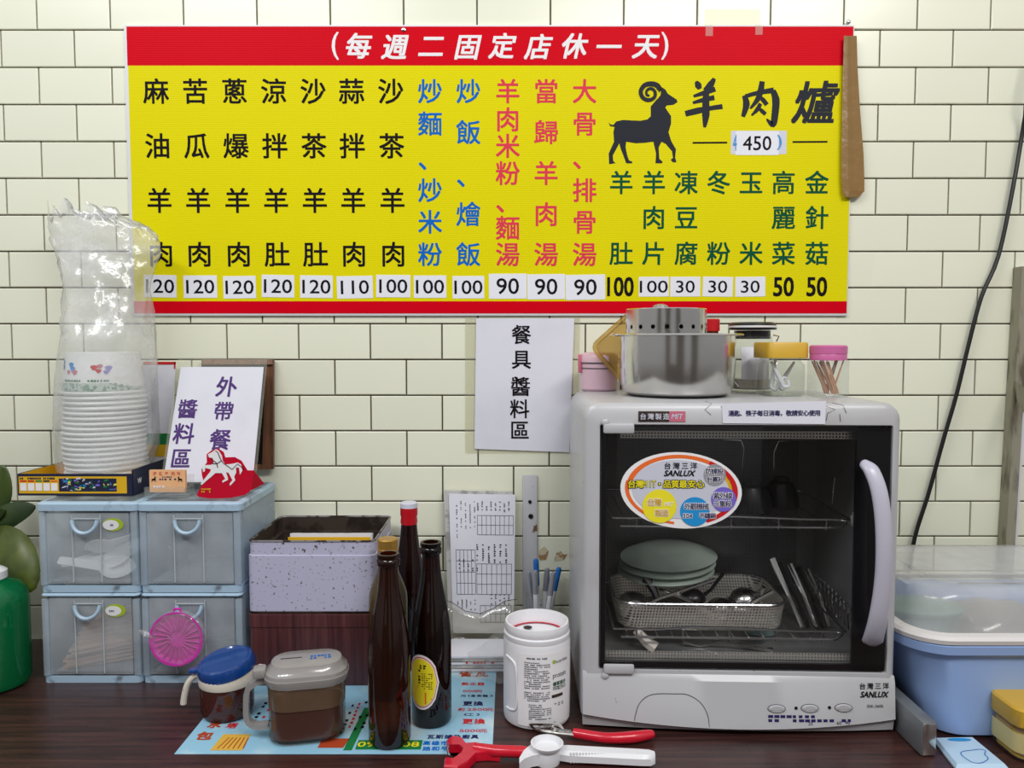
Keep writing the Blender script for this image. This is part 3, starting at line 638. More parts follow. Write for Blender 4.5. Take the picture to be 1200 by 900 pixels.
specs = [(XL0, XM, 0, ZM, 'frosted drawer at bottom left of the stack, holding tan chopsticks', False), (XM, XR1, 0, ZM, 'frosted drawer at bottom right with magenta dish hanging on its handle', False),
         (XL0, XM, ZM, ZT, 'frosted drawer at top left of the stack, holding white spoons', True), (XM, XR1, ZM, ZT, 'empty frosted drawer at top right of the stack', True)]
for i, s in enumerate(specs):
    t, w_, h, tr = drawer_unit(*s)
    if i in (0, 2):
        st = MB(); st.lathe([(.0001, 0), (.0155, 0), (.0155, .0006), (.0001, .0006)], 28, (.038, -.0006, h - .034 if i == 2 else h - .027), True, True, sy_=.62, Mx=Matrix.Rotation(R(90), 4, 'X'))
        sk = obj('sticker', st, 'limeprint', tr)
        zc = h - .034 if i == 2 else h - .027
        obj('sticker_patch', MB().lathe([(.012, 0), (.012, .0003)], 20, (.035, -.0012, zc - .0005), True, True, sy_=.62, Mx=Matrix.Rotation(R(90), 4, 'X')), 'white', sk)
        b = MB(); dashes(b, .029, .042, zc - .002, zc + .001, 1, plane_y(-.0018), 1, i, 5); obj('fine_print', b, 'grey_ink', sk, smooth=False, fixn=False)
# spoons in upper left drawer
def spoon(loc, rot, label):
    t = thing('white_spoon', label, 'spoon', loc, rot=rot, group='white spoons in the drawer'); t.scale = (.98, 1.1, 1.1)
    b = MB(); pts = []
    rings = []
    for k in range(13):
        u = k / 12; wd = .016 * math.sin(math.pi * min(1, u * 1.02)) ** .6 + .001; dp = -.010 * math.sin(math.pi * u)
        rings.append([Vector((-.028 + .056 * u, wd * math.cos(a), dp * max(0, math.cos(a * 0 + a / 1 * 1 - math.pi / 2 * 0)) * 0 + (dp * (1 - (math.cos(a)) ** 2)))) for a in [math.pi * j / 8 for j in range(9)]])
    b.quadstrip(rings, close=False); o = obj('bowl', b, 'spoon', t); o.modifiers.new('s', 'SOLIDIFY').thickness = .0012
    b = MB(); b.quadstrip([[Vector((x, wdt, z)), Vector((x, -wdt, z)), Vector((x, -wdt, z - .002)), Vector((x, wdt, z - .002))] for x, wdt, z in ((-.022, .008, .001), (-.045, .0065, .004), (-.07, .006, .009), (-.082, .006, .011), (-.085, .004, .011))])
    obj('handle', b, 'spoon', t)
zs = ZM + .016
sl = ['white plastic soup spoon nearest the drawer front, handle to the left'] + ['white plastic spoon in the drawer heap, %s from the front' % q for q in ('second', 'third', 'fourth', 'fifth')] + ['white plastic spoon at the very back of the drawer heap']
for i, (x_, y_, z_, rz, ry) in enumerate([(-.600, 1.150, .016, 3, 3), (-.612, 1.168, .026, -6, -14), (-.640, 1.182, .040, 172, 12), (-.604, 1.200, .034, 5, -20), (-.632, 1.214, .024, 176, -4), (-.610, 1.232, .030, -4, -10)]):
    spoon((x_, y_, ZM + .016 + z_), (R(42), R(ry), R(rz)), sl[i])
# tan chopsticks
stk = mesh_of('chopstick', MB().box((0, 0, 0), (.13, .0042, .0035)), 'stick', smooth=False)
for i in range(70):
    o = bpy.data.objects.new('chopstick', stk); C.objects.link(o)
    tag(o, 'thin tan wooden chopstick in the heap inside the bottom left drawer', 'chopstick', 'chopsticks in the bottom left drawer')
    lay = i // 14; k = i % 14
    o.location = (-.621 + random.uniform(-.004, .006) + lay * .003, DF + .034 + k * .0052, .0195 + lay * .0062 + k * .0030); o.rotation_euler = (0, R(-3.5), R(22 + random.uniform(-3, 3)))
# magenta dish on handle
p = at(209, 747, DF - .018)
md = thing('magenta_dish', 'magenta ribbed round dish wrapped in clear film hanging on the lower drawer handle', 'dish', p, rot=(R(-4), 0, 0))
RX = Matrix.Rotation(R(90), 4, 'X')
b = MB().lathe([(.0005, -.002), (.026, -.003), (.033, .001), (.0385, .006), (.0395, .0085), (.037, .0085), (.032, .003), (.0005, .001)], 40, (0, 0, 0), True, True, Mx=RX); obj('dish', b, 'magenta', md)
b = MB()
for k in range(22):
    a = 2 * math.pi * k / 22; b.tube([Vector((.012 * math.cos(a), -.004, .012 * math.sin(a))), Vector((.034 * math.cos(a + .12), -.0055, .034 * math.sin(a + .12)))], .0011, 5)
obj('radial_rib', b, 'magenta', md)['kind'] = 'stuff'
obj('hanging_tab', MB().tube([Vector((-.006, -.004, .037)), Vector((-.004, -.004, .043)), Vector((.004, -.004, .043)), Vector((.006, -.004, .037))], .002, 6), 'magenta', md)
b = MB(); rings = []
for k in range(9):
    rr_ = [.0005, .012, .022, .031, .038, .041, .042, .041, .038][k]; yy = [-.013, -.0125, -.012, -.0105, -.008, -.004, 0, .004, .007][k]
    rings.append([Vector((rr_ * math.cos(a), yy + .0018 * noise.noise(Vector((math.cos(a) * 4, math.sin(a) * 4, k * .9))), rr_ * math.sin(a))) for a in [2 * math.pi * j / 40 for j in range(40)]])
b.quadstrip(rings, True, False); obj('clear_film', b, 'film', md)
b = MB(); b.quadstrip([[Vector((-.034 - .022 * t, -.009 + .004 * math.sin(j * 2.3) * (t), .002 + .006 * math.cos(j) * (1.2 - 1.1 * abs(t - .45) * 2) + .012 * t)) for j in range(7)] for t in [0, .25, .45, .7, 1.0]]); obj('film_twist', b, 'film', md)

# ================================================ TRAY, BOWLS AND BAG
TZ = ZT + .0012
tf, tb = 1.166, 1.292
tx0 = at(21, 560, tf).x; tx1 = at(155, 560, tf).x; th_ = .0335; tw = (tx1 - tx0) / 2
ty = thing('card_tray', 'yellow lined navy cardboard tray on the drawers holding the paper bowls', 'tray', ((tx0 + tx1) / 2, (tf + tb) / 2, TZ))
td = (tb - tf) / 2
b = MB().box((0, -td, th_ / 2), (2 * tw, .0022, th_)).box((0, td, th_ / 2 + .002), (2 * tw, .0022, th_ + .004)).box((-tw, 0, th_ / 2), (.0022, 2 * td - .002, th_)).box((tw, 0, th_ / 2 + .003), (.0022, 2 * td - .002, th_ + .006)); obj('outer_walls', b, 'navycard', ty, smooth=False)
b = MB().box((0, 0, .001), (2 * tw - .003, 2 * td - .003, .0018)).box((0, td - .0018, th_ / 2 + .002), (2 * tw - .003, .001, th_ + .003)).box((-tw + .0018, 0, th_ / 2), (.001, 2 * td - .004, th_ - .001)).box((tw - .0018, 0, th_ / 2 + .003), (.001, 2 * td - .004, th_ + .004)).box((0, -td + .0018, th_ / 2), (2 * tw - .003, .001, th_ - .001)); obj('yellow_lining', b, 'yellowcard', ty, smooth=False)
FT = plane_y(-td - .0014)
b = MB(); b.box((-.003, -td - .0012, .0165), (2 * tw - .010, .0006, .026)); obj('front_panel', b, 'yellowcard', ty, smooth=False)
b = MB(); b.box((.020, -td - .0017, .0165), (.088, .0004, .020)); obj('photo_panel', b, mat and 'navycard', ty, smooth=False)
b = MB(); rd = random.Random(5)
F2 = plane_y(-td - .0021); F1 = plane_y(-td - .0018)
cols = [('greysticker', 11), ('skyprint', 12), ('greenbox', 13), ('pale_yellow', 14), ('violetprint', 15)]
for m_, sd in cols:
    b = MB(); rd = random.Random(sd)
    for _ in range(11):
        x = rd.uniform(-.020, .060); z = rd.uniform(.008, .025); a = rd.uniform(.002, .008); c = rd.uniform(.001, .003); k = rd.uniform(-1, 1) * .002
        b.add([F2(x, z), F2(x + a, z + k), F2(x + a - .001, z + k + c), F2(x + .001, z + c)], [(0, 1, 2, 3)])
    obj('photo_detail', b, m_, ty, smooth=False, fixn=False)
b = MB(); dashes(b, -.084, -.030, .025, .0285, 1, F1, .9, 3, 18); obj('printed_line', b, 'navycard', ty, smooth=False, fixn=False)
for k, m_ in enumerate(['redprint', 'redprint', 'greenbox', 'navycard', 'orangeprint']):
    b = MB(); x = -.083 + k * .0118; b.box((x + .0045, -td - .0017, .0225), (.0095, .0004, .0022)); obj('printed_tab', b, m_, ty, smooth=False)
    b = MB(); b.box((x + .0045, -td - .0017, .0135), (.0095, .0004, .0115)); obj('white_panel', b, 'signwhite', ty, smooth=False)
b = MB(); put(b, 'W', tw + .0, .02, .012, lambda x, z: Vector((tw + .0014, -td + .02 + (x - tw), z)), .02); obj('side_print', b, 'signwhite', ty, smooth=False, fixn=False)
# bowls
BX = at(124, 500, 1.2285).x; BYY = 1.2285; BZ = TZ + .0026
rb, rf, bh = .0615, .052, .066
bm = MB().lathe([(rf - .006, bh - .002), (rf, bh), (rf + .0005, bh - .001), (rb - .0035, .004), (rb - .003, .0035)], 40, cap0=True); me_body = mesh_of('bowl_wall', bm, 'bowl')
bm = MB().lathe([(rb - .004, .005), (rb - .001, .0055), (rb, .0035), (rb - .0008, .001), (rb - .003, .0006), (rb - .0045, .002)], 40, cap0=False); me_rim = mesh_of('rolled_rim', bm, 'bowl')
NB = 20
for i in range(NB):
    z = BZ + i * .0079; last = i == NB - 1
    lb = 'printed white paper bowl on top of the bagged stack' if last else ('lowest white paper bowl of the bagged stack, in the tray' if i == 0 else 'white paper bowl within the bagged upside-down stack')
    t = thing('paper_bowl', lb, 'bowl', (BX + random.uniform(-.0008, .0008) + (.0 if i else 0) + .002 * math.sin(i * .5), BYY - .0012, z), rz=i * .7, group='paper bowls stacked upside down in the bag')
    for nm, me in (('bowl_wall', me_body), ('rolled_rim', me_rim)):
        o = bpy.data.objects.new(nm, me); C.objects.link(o); o.parent = t
    if last:
        t.rotation_euler = (0, 0, 0)
        obj('patterned_band', MB().lathe([(rb - .0025, .007), (rb - .0045, .019)], 40, cap0=False), 'bowlgreen', t)
        def BF(x, z_):
            r = rb - .003 + (rf - rb + .003) * (z_ / bh) + .0008; a = x / r; return Vector((r * math.sin(a), -r * math.cos(a), z_))
        b = MB(); dashes(b, -.05, .05, .0215, .0245, 1, BF, .9, 2, 22); obj('fine_print', b, 'greenbox', t, smooth=False, fixn=False)
        for m_, pts in (('skyprint', [(-.052, .05, .006), (-.049, .043, .005), (-.024, .047, .005), (-.021, .041, .005)]), ('redprint', [(.014, .043, .005), (.02, .038, .004)]), ('pinkclip', [(-.017, .036, .005), (-.03, .036, .004), (.022, .045, .004)]), ('violetprint', [(.034, .042, .005), (.031, .036, .004)])):
            b = MB()
            for cx, cz, r_ in pts: b.add([BF(cx + r_ * math.cos(a) * (1 + .3 * math.sin(3 * a)), cz + r_ * .8 * math.sin(a)) for a in [2 * math.pi * k / 12 for k in range(12)]], [tuple(range(12))])
            obj('coloured_print', b, m_, t, smooth=False, fixn=False)
# bag
secs = [(548, 72, 174), (520, 68, 184), (480, 68, 183), (440, 70, 181), (415, 74, 180), (390, 78, 179), (365, 76, 178), (340, 76, 177), (315, 70, 181), (298, 64, 186), (282, 60, 185), (268, 57, 176), (256, 56, 150), (247, 57, 120)]
base = Vector((BX, BYY, TZ)); rings = []
dense = []
for i in range(len(secs) - 1):
    for k in range(4):
        t = k / 4; a, c = secs[i], secs[i + 1]; dense.append([a[j] + (c[j] - a[j]) * t for j in range(3)])
dense.append(list(secs[-1])); ND = len(dense)
for i, (y, a, c) in enumerate(dense):
    Yc = BYY + (0 if y > 400 else -.0 + (400 - y) * .0000); pa, pb = at(a, y, Yc), at(c, y, Yc)
    f = 1 if y > 395 else max(.28, 1 - (395 - y) / 150)
    cx = (pa.x + pb.x) / 2 - base.x; rx = (pb.x - pa.x) / 2 / 1.02; ry = min(.0655 * (1 if y > 395 else 0) + (.064 * f if y <= 395 else 0), .0665); ring = []
    for j in range(72):
        th = 2 * math.pi * j / 72; n1 = noise.noise(Vector((math.cos(th) * 2.2, math.sin(th) * 2.2, i * .16))); n2 = noise.noise(Vector((math.cos(th) * 7, math.sin(th) * 7, i * .35 + 9)))
        am = (.006 if y < 395 else .0015); amp = 1 + (n1 * .10 + n2 * .06 if y < 395 else n1 * .012 + n2 * .012) + (.0 if y < 395 else .01)
        zz = pa.z - base.z + (noise.noise(Vector((math.cos(th) * 3, math.sin(th) * 3, 4))) * .03 if i > ND - 4 else 0)
        rxx = max(rx, .0655) if y > 395 else rx
        ring.append(Vector((cx + rxx * amp * math.cos(th), max(-.0625 if y > 510 else -1, min(.0605, ry * amp * math.sin(th))), zz + n2 * am)))
    rings.append(ring)
bagt = thing('plastic_bag', 'crumpled clear plastic bag pulled over the stack of paper bowls', 'plastic bag', base)
obj('bag_film', MB().quadstrip(rings, False, False), 'bag', bagt, ang=180)

# ================================================ SIGNS ON THE DRAWERS
# payment card, square code left out
qc = thing('payment_card', 'white payment card with red top edge and green foot behind the bowls', 'card', (at(195, 480, 1.283).x, 1.283, ZT + .002))
qo = qc.location
def Q(px, py, d=0, Y=1.283): return at(px, py, Y - d) - qo
quadsheet('card', qc, [Q(168, 424), Q(206, 424), Q(200, 560), Q(160, 560)], 'paper', .001)
quadsheet('red_edge', qc, [Q(168, 424, .001), Q(206, 424, .001), Q(205.5, 427, .001), Q(168, 427, .001)], 'redprint', .0004)
quadsheet('red_edge', qc, [Q(204, 425, .001), Q(206, 424, .001), Q(205.2, 432, .001), Q(203.7, 432, .001)], 'redprint', .0004)
quadsheet('green_foot', qc, [Q(160, 508, .001), Q(202, 508, .001), Q(201, 521, .001), Q(160, 521, .001)], 'greenbox', .0004)
quadsheet('yellow_foot', qc, [Q(160, 521, .001), Q(201, 521, .001), Q(200, 535, .001), Q(160, 535, .001)], 'yellowcard', .0004)
# dark framed board behind the notice
fb = thing('framed_board', 'dark board in a brown wooden frame leaning on the wall behind the sauce notice', 'board', (at(290, 500, 1.285).x, 1.286, ZT + .001))
fo = fb.location
def Fq(px, py, Y): return at(px, py, Y) - fo
quadsheet('black_panel', fb, [Fq(236, 423, 1.288), Fq(316, 423, 1.288), Fq(316, 549, 1.283), Fq(236, 549, 1.283)], 'black', .004)
for a, c, e, f_ in (((311, 421), (320, 421), (320, 550), (307, 550)), ((236, 421), (319, 421), (319, 427), (236, 427)), ((236, 543), (319, 543), (319, 550), (236, 550))):
    quadsheet('frame_rail', fb, [Fq(*a, 1.284), Fq(*c, 1.284), Fq(*e, 1.279), Fq(*f_, 1.279)], 'brownframe', .008)
# notice in a clear stand
YT, YB = 1.268, 1.212
sn = thing('sauce_notice', 'white notice with purple handwritten Chinese characters in a clear leaning sleeve', 'sign', (at(250, 560, YB).x, YB, ZT + .001))
so = sn.location; PT = [at(208, 421, YT) - so, at(313, 421, YT) - so, at(299, 566, YB) - so, at(189, 566, YB) - so]
def SF(px, py, d=0.0):       # a point of the leaning sheet seen at px,py
    Y = YT + (YB - YT) * (py - 421) / 145 - d; return at(px, py, Y) - so
quadsheet('clear_sleeve', sn, [SF(208, 421), SF(313, 421), SF(299, 567), SF(188, 567)], 'sleeve', .0025)
quadsheet('paper_sheet', sn, [SF(212, 430, .0008), SF(309, 430, .0008), SF(296, 565, .0008), SF(191, 565, .0008)], 'paper', .0006)
b = MB()
for ch, px, py, k in (('外', 265, 453, 1), ('帶', 261.5, 481.5, .92), ('餐', 257.5, 515, 1), ('醬', 219.5, 479, .92), ('料', 215, 508, 1), ('區', 211.5, 537, .95)):
    b = MB(); p = SF(px, py, .0016); h = .0355 * k; vs, fs = glyph(ch, 0.0, .06)
    for q_, (ax, az) in enumerate(((-1, -1), (1, -1), (1, 1), (-1, 1), (0, 0))): b.add([Vector((p.x + (v.x - .5 + ax * .016) * h, p.y - q_ * 4e-5 + (v.y - .38 + az * .016) * h * .29, p.z + (v.y - .38 + az * .016) * h * .96)) for v in vs], fs)
    obj('handwritten_character', b, 'purple', sn, smooth=False, fixn=False)
# business card holder
bc = thing('card_holder', 'clear card holder with orange business cards on the drawer top', 'card holder', (at(198, 575, 1.16).x, 1.158, ZT + .001))
co_ = bc.location
b = MB().box((0, .006, .0015), (.062, .036, .0028), .0006).box((0, -.011, .009), (.062, .002, .016)).box((-.030, .004, .008), (.002, .03, .014)).box((.030, .004, .008), (.002, .03, .014)).box((0, .02, .016), (.062, .002, .03)); obj('clear_stand', b, 'clear', bc)
ctl = Matrix.Rotation(R(-12), 4, 'X')
for k in range(3): obj('business_card', MB().box((0, -.002 + k * .0022, .024), (.0545, .0012, .034), 0, None), 'orange', bc, smooth=False)
FCD = plane_y(-.0031); b = MB()
for i in range(5): put(b, '羊來木肉店'[i] if False else '羊肉'[i % 2], -.018 + i * .009, .036, .0062, FCD, .0) if i in (3,) else dashes(b, -.021 + i * .009, -.016 + i * .009, .0335, .039, 3, FCD, .6, i, 2)
obj('card_print', b, 'redprint', bc, smooth=False, fixn=False)
b = MB(); dashes(b, -.012, .014, .026, .0285, 1, FCD, 1, 9, 7); dashes(b, -.008, .008, .030, .0315, 1, FCD, 1, 8, 5); obj('card_print', b, 'navy', bc, smooth=False, fixn=False)
b = MB(); dashes(b, -.022, -.004, .014, .017, 1, FCD, 1, 5, 4); obj('card_print', b, 'signwhite', bc, smooth=False, fixn=False)
b = MB(); k = .000055
for sgn, cx in ((1, -.0205), (-1, .0195)):
    q = [Vector((cx + sgn * (p[0] - 210) * k * .45 * 0.9, -.0031, .0275 - (p[1] - 270) * k * .45)) for p in ram]; b.add(q, tessellate_polygon([[Vector((v.x, v.z, 0)) for v in q]]))
obj('ram_print', b, 'ink', bc, smooth=False, fixn=False)
# red horse card
rc = thing('red_horse_card', 'red folded card with a white galloping horse cut-out on the drawer top', 'card', (at(265, 580, 1.15).x, 1.15, ZT + .001))
ro = rc.location
def RF(px, py, d=0): return at(px, py, 1.15 - d) - ro
def ZR(x, y): return (160 + x / 5, 410 + y / 5)
def flatpoly(name, pts, m, d, th, parent=rc):
    b = MB(); P = [RF(*ZR(*p), d) for p in pts]; n = len(P)
    tt = tessellate_polygon([[Vector((p.x, p.z, 0)) for p in P]])
    b.add(P + [p + Vector((0, th, 0)) for p in P], [tuple(f) for f in tt] + [tuple(n + i for i in f) for f in tt] + [(i, n + i, n + (i + 1) % n, (i + 1) % n) for i in range(n)])
    bmesh.ops.triangulate(b.b, faces=[f for f in b.b.faces if len(f.verts) > 4]); return obj(name, b, m, parent, smooth=False)
flatpoly('card_front', [(365, 862), (352, 850), (392, 770), (383, 735), (380, 700), (412, 660), (410, 612), (440, 588), (478, 578), (510, 598), (520, 630), (575, 628), (615, 650), (640, 690), (650, 706), (688, 706), (672, 820), (640, 848), (560, 866), (440, 872)], 'redcard', 0, .0006)
b = MB(); b.add([RF(*ZR(688, 706)), RF(*ZR(712, 806)) + Vector((0, .03, 0)), RF(*ZR(672, 822))], [(0, 1, 2)]); o = obj('card_back', b, 'redcard', rc, smooth=False); o.modifiers.new('s', 'SOLIDIFY').thickness = .0005
flatpoly('horse', [(418, 612), (440, 600), (466, 582), (482, 592), (500, 620), (505, 650), (520, 672), (560, 668), (592, 660), (612, 672), (620, 708), (606, 732), (600, 690), (582, 690), (584, 720), (572, 742), (578, 765), (548, 796), (545, 784), (562, 764), (540, 722), (524, 716), (534, 748), (536, 762), (504, 778), (502, 768), (520, 756), (500, 722), (462, 722), (440, 742), (408, 768), (382, 792), (374, 786), (398, 756), (430, 716), (436, 700), (402, 692), (400, 712), (390, 716), (386, 690), (398, 676), (436, 674), (452, 660), (446, 634), (424, 630)], 'signwhite', .0008, .0005)
b = MB()
for path in ([(462, 590), (476, 600), (492, 640), (510, 664), (560, 700), (592, 668), (632, 700)], [(436, 664), (470, 668), (496, 650)], [(440, 640), (470, 664), (476, 690)]):
    P = [RF(*ZR(*p), .0014) for p in path]; b.ribbon([(p.x, p.z) for p in P], .0011, plane_y(-.0016))
obj('horse_lines', b, 'ink', rc, smooth=False, fixn=False)
b = MB(); P = [RF(*ZR(x, y), .0014) for x, y in ((378, 806), (436, 836), (394, 806), (458, 850))]
dashes(b, P[0].x, P[1].x, P[1].z, P[0].z, 2, plane_y(-.0014), .6, 3, 5); obj('gold_print', b, 'yellowcard', rc, smooth=False, fixn=False)

# ================================================ TINS
tc0 = at(291, 717, 1.114); xa = tc0.x; xb_ = at(440, 717, 1.114).x; txc = (xa + xb_) / 2; tww = (xb_ - xa) / 2; tdep = .165 / 2
zc1 = .1105
bt = thing('brown_tin', 'brown wood-grain box under the rusty white tin', 'box', (txc, 1.114 + tdep, .0008))
obj('body', MB().rr([(0, tww - .002, tdep - .001, .008), (.002, tww, tdep, .009), (zc1 - .022, tww, tdep, .009)], ang if False else True, True), 'browntin', bt)
obj('lid', MB().rr([(zc1 - .0215, tww + .0015, tdep + .0012, .010), (zc1 - .003, tww + .0015, tdep + .0012, .010), (zc1 - .001, tww - .002, tdep - .002, .008)]), 'browntin', bt)
wt = thing('rusty_tin', 'rusty white lidless tin box with papers inside on the brown box', 'tin box', (txc, 1.114 + tdep, zc1 + .0004))
H = .107; w0 = tww + .0005; d0 = tdep
obj('body', MB().rr([(.0, w0 - .002, d0 - .002, .009), (.002, w0, d0, .010), (H * .80, w0, d0, .010), (H * .81, w0 - .0016, d0 - .0016, .010), (H, w0 - .0016, d0 - .0016, .010)], True, False), 'tin', wt)
obj('inner_wall', MB().rr([(H, w0 - .003, d0 - .003, .009), (H * .78, w0 - .003, d0 - .003, .009), (H * .76, w0 - .0075, d0 - .0075, .007), (.004, w0 - .0075, d0 - .0075, .007)], False, True), 'rust', wt)
obj('rolled_rim', MB().rr([(H - .0006, w0 - .0003, d0 - .0003, .011), (H + .0012, w0 - .0008, d0 - .0008, .0105), (H + .0012, w0 - .0030, d0 - .0030, .009), (H - .001, w0 - .0035, d0 - .0035, .009)], False, False), 'rim', wt)
obj('bottom_seam', MB().rr([(.0, w0 + .0006, d0 + .0006, .0106), (.0028, w0 + .0008, d0 + .0008, .0106)], False, False), 'rust', wt)
pi = thing('paper_slips', 'white and yellow paper slips standing inside the rusty tin', 'papers', (txc + .012, 1.114 + tdep - .03, zc1 + .0055))
for k, (m_, hh) in enumerate([('paper', .0895), ('yellowcard', .092), ('paper', .095), ('newspaper', .093)]): obj('slip', MB().box((0, k * .011, hh / 2), (.128, .0016, hh)), m_, pi, smooth=False)

# ================================================ FLYER
fx0, fx1, fy0, fy1 = on(205, 883).x, on(577, 881).x, on(205, 884).y, 1.165
fy = thing('flyer', 'light blue printed advertising flyer lying under the sauce jars and bottles', 'flyer', ((fx0 + fx1) / 2, (fy0 + fy1) / 2, .0))
fcx, fcy = (fx0 + fx1) / 2, (fy0 + fy1) / 2
obj('sheet', MB().box((0, 0, .0003), (fx1 - fx0, fy1 - fy0, .0005)), 'flyer', fy, smooth=False)
def FG(x, y): return Vector((x - fcx, y - fcy, .0008))
def FG2(x, y): return Vector((x - fcx, y - fcy, .0010))
def fl_text(s, px, py, h, m, spc=1.0, off=.02, F=FG, wid=1.15, shear=0):
    b = MB(); p = on(px, py)
    ad = 0
    for i, ch in enumerate(s):
        cj = ord(ch) > 0x2000; x_ = p.x + ad; ad += h * (min(spc, 1.08) if cj else .72)
        if cj: put(b, ch, x_, p.y, h, F, off, shear, wid=1)
        else: put(b, ch, x_, p.y, h * .72, F, off, fit=True, wid=h * .62)
    return obj('flyer_print', b, m, fy, smooth=False, fixn=False)
fl_text('省瓦', 546, 790, .022, 'brick_red', 1.1, .03)
fl_text('熱水器', 545, 802, .011, 'redprint', 1.3)
fl_text('000元', 545, 810.5, .0095, 'redprint', 1.2)
fl_text('元(含安裝)', 543, 816, .008, 'navy', 1.25)
fl_text('更換', 548, 825, .014, 'navy', 1.3, .03)
fl_text('約2500元', 541, 832, .010, 'redprint', 1.2)
fl_text('(工)', 546, 838, .009, 'navy', 1.2)
fl_text('更換', 548, 846, .015, 'redprint', 1.3, .03)
fl_text('5000元', 541, 857, .010, 'redprint', 1.2)
fl_text('瓦斯爐及廚具', 505, 864, .0105, 'navy', 1.35, .03)
fl_text('高雄市', 500, 871.5, .0105, 'blue', 1.35, .03)
fl_text('路和平', 500, 878, .0105, 'blue', 1.35, .03)
a = on(416, 879); c = on(490, 868); b = MB(); b.add([FG(a.x, a.y), FG(c.x + .006, a.y), FG(c.x + .006, c.y), FG(a.x, c.y)], [(0, 1, 2, 3)]); obj('green_box', b, 'greenbox', fy, smooth=False, fixn=False)
fl_text('09', 424, 873, .016, 'yellowprint', .8, .02, FG2); fl_text('08', 476, 873, .016, 'yellowprint', .8, .02, FG2)
b = MB(); q = [on(402, 880), on(412, 880), on(436, 830), on(427, 830)]; b.add([FG(p.x, p.y) for p in q], [(0, 1, 2, 3)]); obj('green_stripe', b, 'greenbox', fy, smooth=False, fixn=False)
b = MB(); q = [on(372, 877), on(402, 877), on(410, 866), on(378, 866)]; b.add([FG(p.x, p.y) for p in q], [(0, 1, 2, 3)]); obj('red_block', b, 'brick_red', fy, smooth=False, fixn=False)
for k in range(4):
    b = MB(); p = on(404 + k * 8, 845 - k * 2); dashes(b, p.x, p.x + .005, p.y - .035, p.y + .05, 8, FG, .6, 30 + k, 1); obj('small_print', b, ['ink', 'redprint', 'ink', 'navy'][k], fy, smooth=False, fixn=False)
    b = MB(); p = on(300 + k * 9, 838); dashes(b, p.x, p.x + .006, p.y - .03, p.y + .06, 9, FG, .6, 50 + k, 1); obj('small_print', b, ['ink', 'redprint', 'navy', 'ink'][k], fy, smooth=False, fixn=False)
fl_text('包', 240, 863, .021, 'brick_red', 1, .05, wid=1); fl_text('水', 252, 850, .018, 'brick_red', 1, .05); fl_text('塔', 272, 851, .015, 'redprint', 1, .03)
b = MB(); q = [on(246, 880), on(284, 880), on(294, 861), on(262, 861)]; b.add([FG(p.x, p.y) for p in q], [(0, 1, 2, 3)]); obj('tank_picture', b, 'tank', fy, smooth=False, fixn=False)
b = MB()
for k in range(6):
    p = on(254 + k * 6, 878); p2 = on(268 + k * 4.5, 865); b.add([FG2(p.x, p.y), FG2(p.x + .0015, p.y), FG2(p2.x + .0015, p2.y), FG2(p2.x, p2.y)], [(0, 1, 2, 3)])
obj('tank_lines', b, 'brick_red', fy, smooth=False, fixn=False)
ZF = .0013

# ================================================ JARS IN FRONT
# blue-lidded oil jar
jp = on(267, 836); bj = thing('oil_jar', 'glass chili oil jar with dark blue lid and cream handle', 'jar', (jp.x, jp.y, ZF), rz=R(8)); bj.scale = (1.024, 1.024, .89)
obj('glass_body', MB().lathe([(.026, 0), (.031, .002), (.034, .010), (.0345, .052)], 36, cap0=True), 'oilfilm', bj)
obj('chili_oil', MB().lathe([(.024, .003), (.0315, .006), (.0325, .024)], 36, cap0=True, cap1=True), 'oil', bj)
obj('cream_collar', MB().lathe([(.0355, .050), (.0362, .052), (.0362, .066), (.0345, .069)], 36, cap0=False), 'cream', bj)
tl = Matrix.Translation((0, 0, .073)) @ Matrix.Rotation(R(-11), 4, 'Y') @ Matrix.Rotation(R(9), 4, 'X')
ld = obj('blue_lid', MB().lathe([(.0345, -.005), (.0375, -.004), (.0378, .007), (.035, .0125), (.031, .0135), (.029, .0118), (.0005, .0122)], 40, cap0=True, cap1=True, Mx=tl), 'bluelid', bj)
obj('lid_tab', MB().box((-.041, 0, .004), (.014, .014, .006), .002, Mx=None), 'bluelid', bj, loc=(0, 0, .066))
hp = [Vector(p) for p in ((-.034, 0, .062), (-.042, 0, .060), (-.050, 0, .050), (-.054, 0, .036), (-.056, 0, .024), (-.0565, 0, .018))]
obj('handle', MB().tube(smooth_path(hp, 4), .0042, 10), 'cream', bj)
obj('spout_clip', MB().tube([Vector((.034, 0, .062)), Vector((.042, -.004, .068)), Vector((.045, -.004, .074))], .003, 8).box((.045, -.004, .073), (.010, .004, .003), .001), 'cream', bj)
# sauce container
cp = on(360, 862); sc2 = thing('sauce_container', 'clear lidded plastic container of brown sauce with a loop handle', 'container', (cp.x, cp.y + .004, ZF), rz=R(12)); sc2.scale = (1.024,) * 3
hx, hy, r = .047, .031, .026
obj('liquid', MB().rr([(.003, hx - .006, hy - .006, r - .005), (.006, hx - .0025, hy - .0025, r - .002), (.044, hx - .0022, hy - .0022, r - .002)]), 'sauce', sc2)
obj('clear_body', MB().rr([(0, hx - .005, hy - .005, r - .004), (.004, hx, hy, r), (.043, hx, hy, r)], True, False), 'sauceglass', sc2)
obj('smeared_wall', MB().rr([(.0435, hx, hy, r), (.075, hx + .001, hy + .001, r)], False, False), 'saucefilm', sc2)
obj('collar', MB().rr([(.072, hx + .0025, hy + .0025, r + .002), (.078, hx + .005, hy + .004, r + .003), (.082, hx + .005, hy + .004, r + .003), (.083, hx + .002, hy + .002, r)], False, False), 'greylid', sc2)
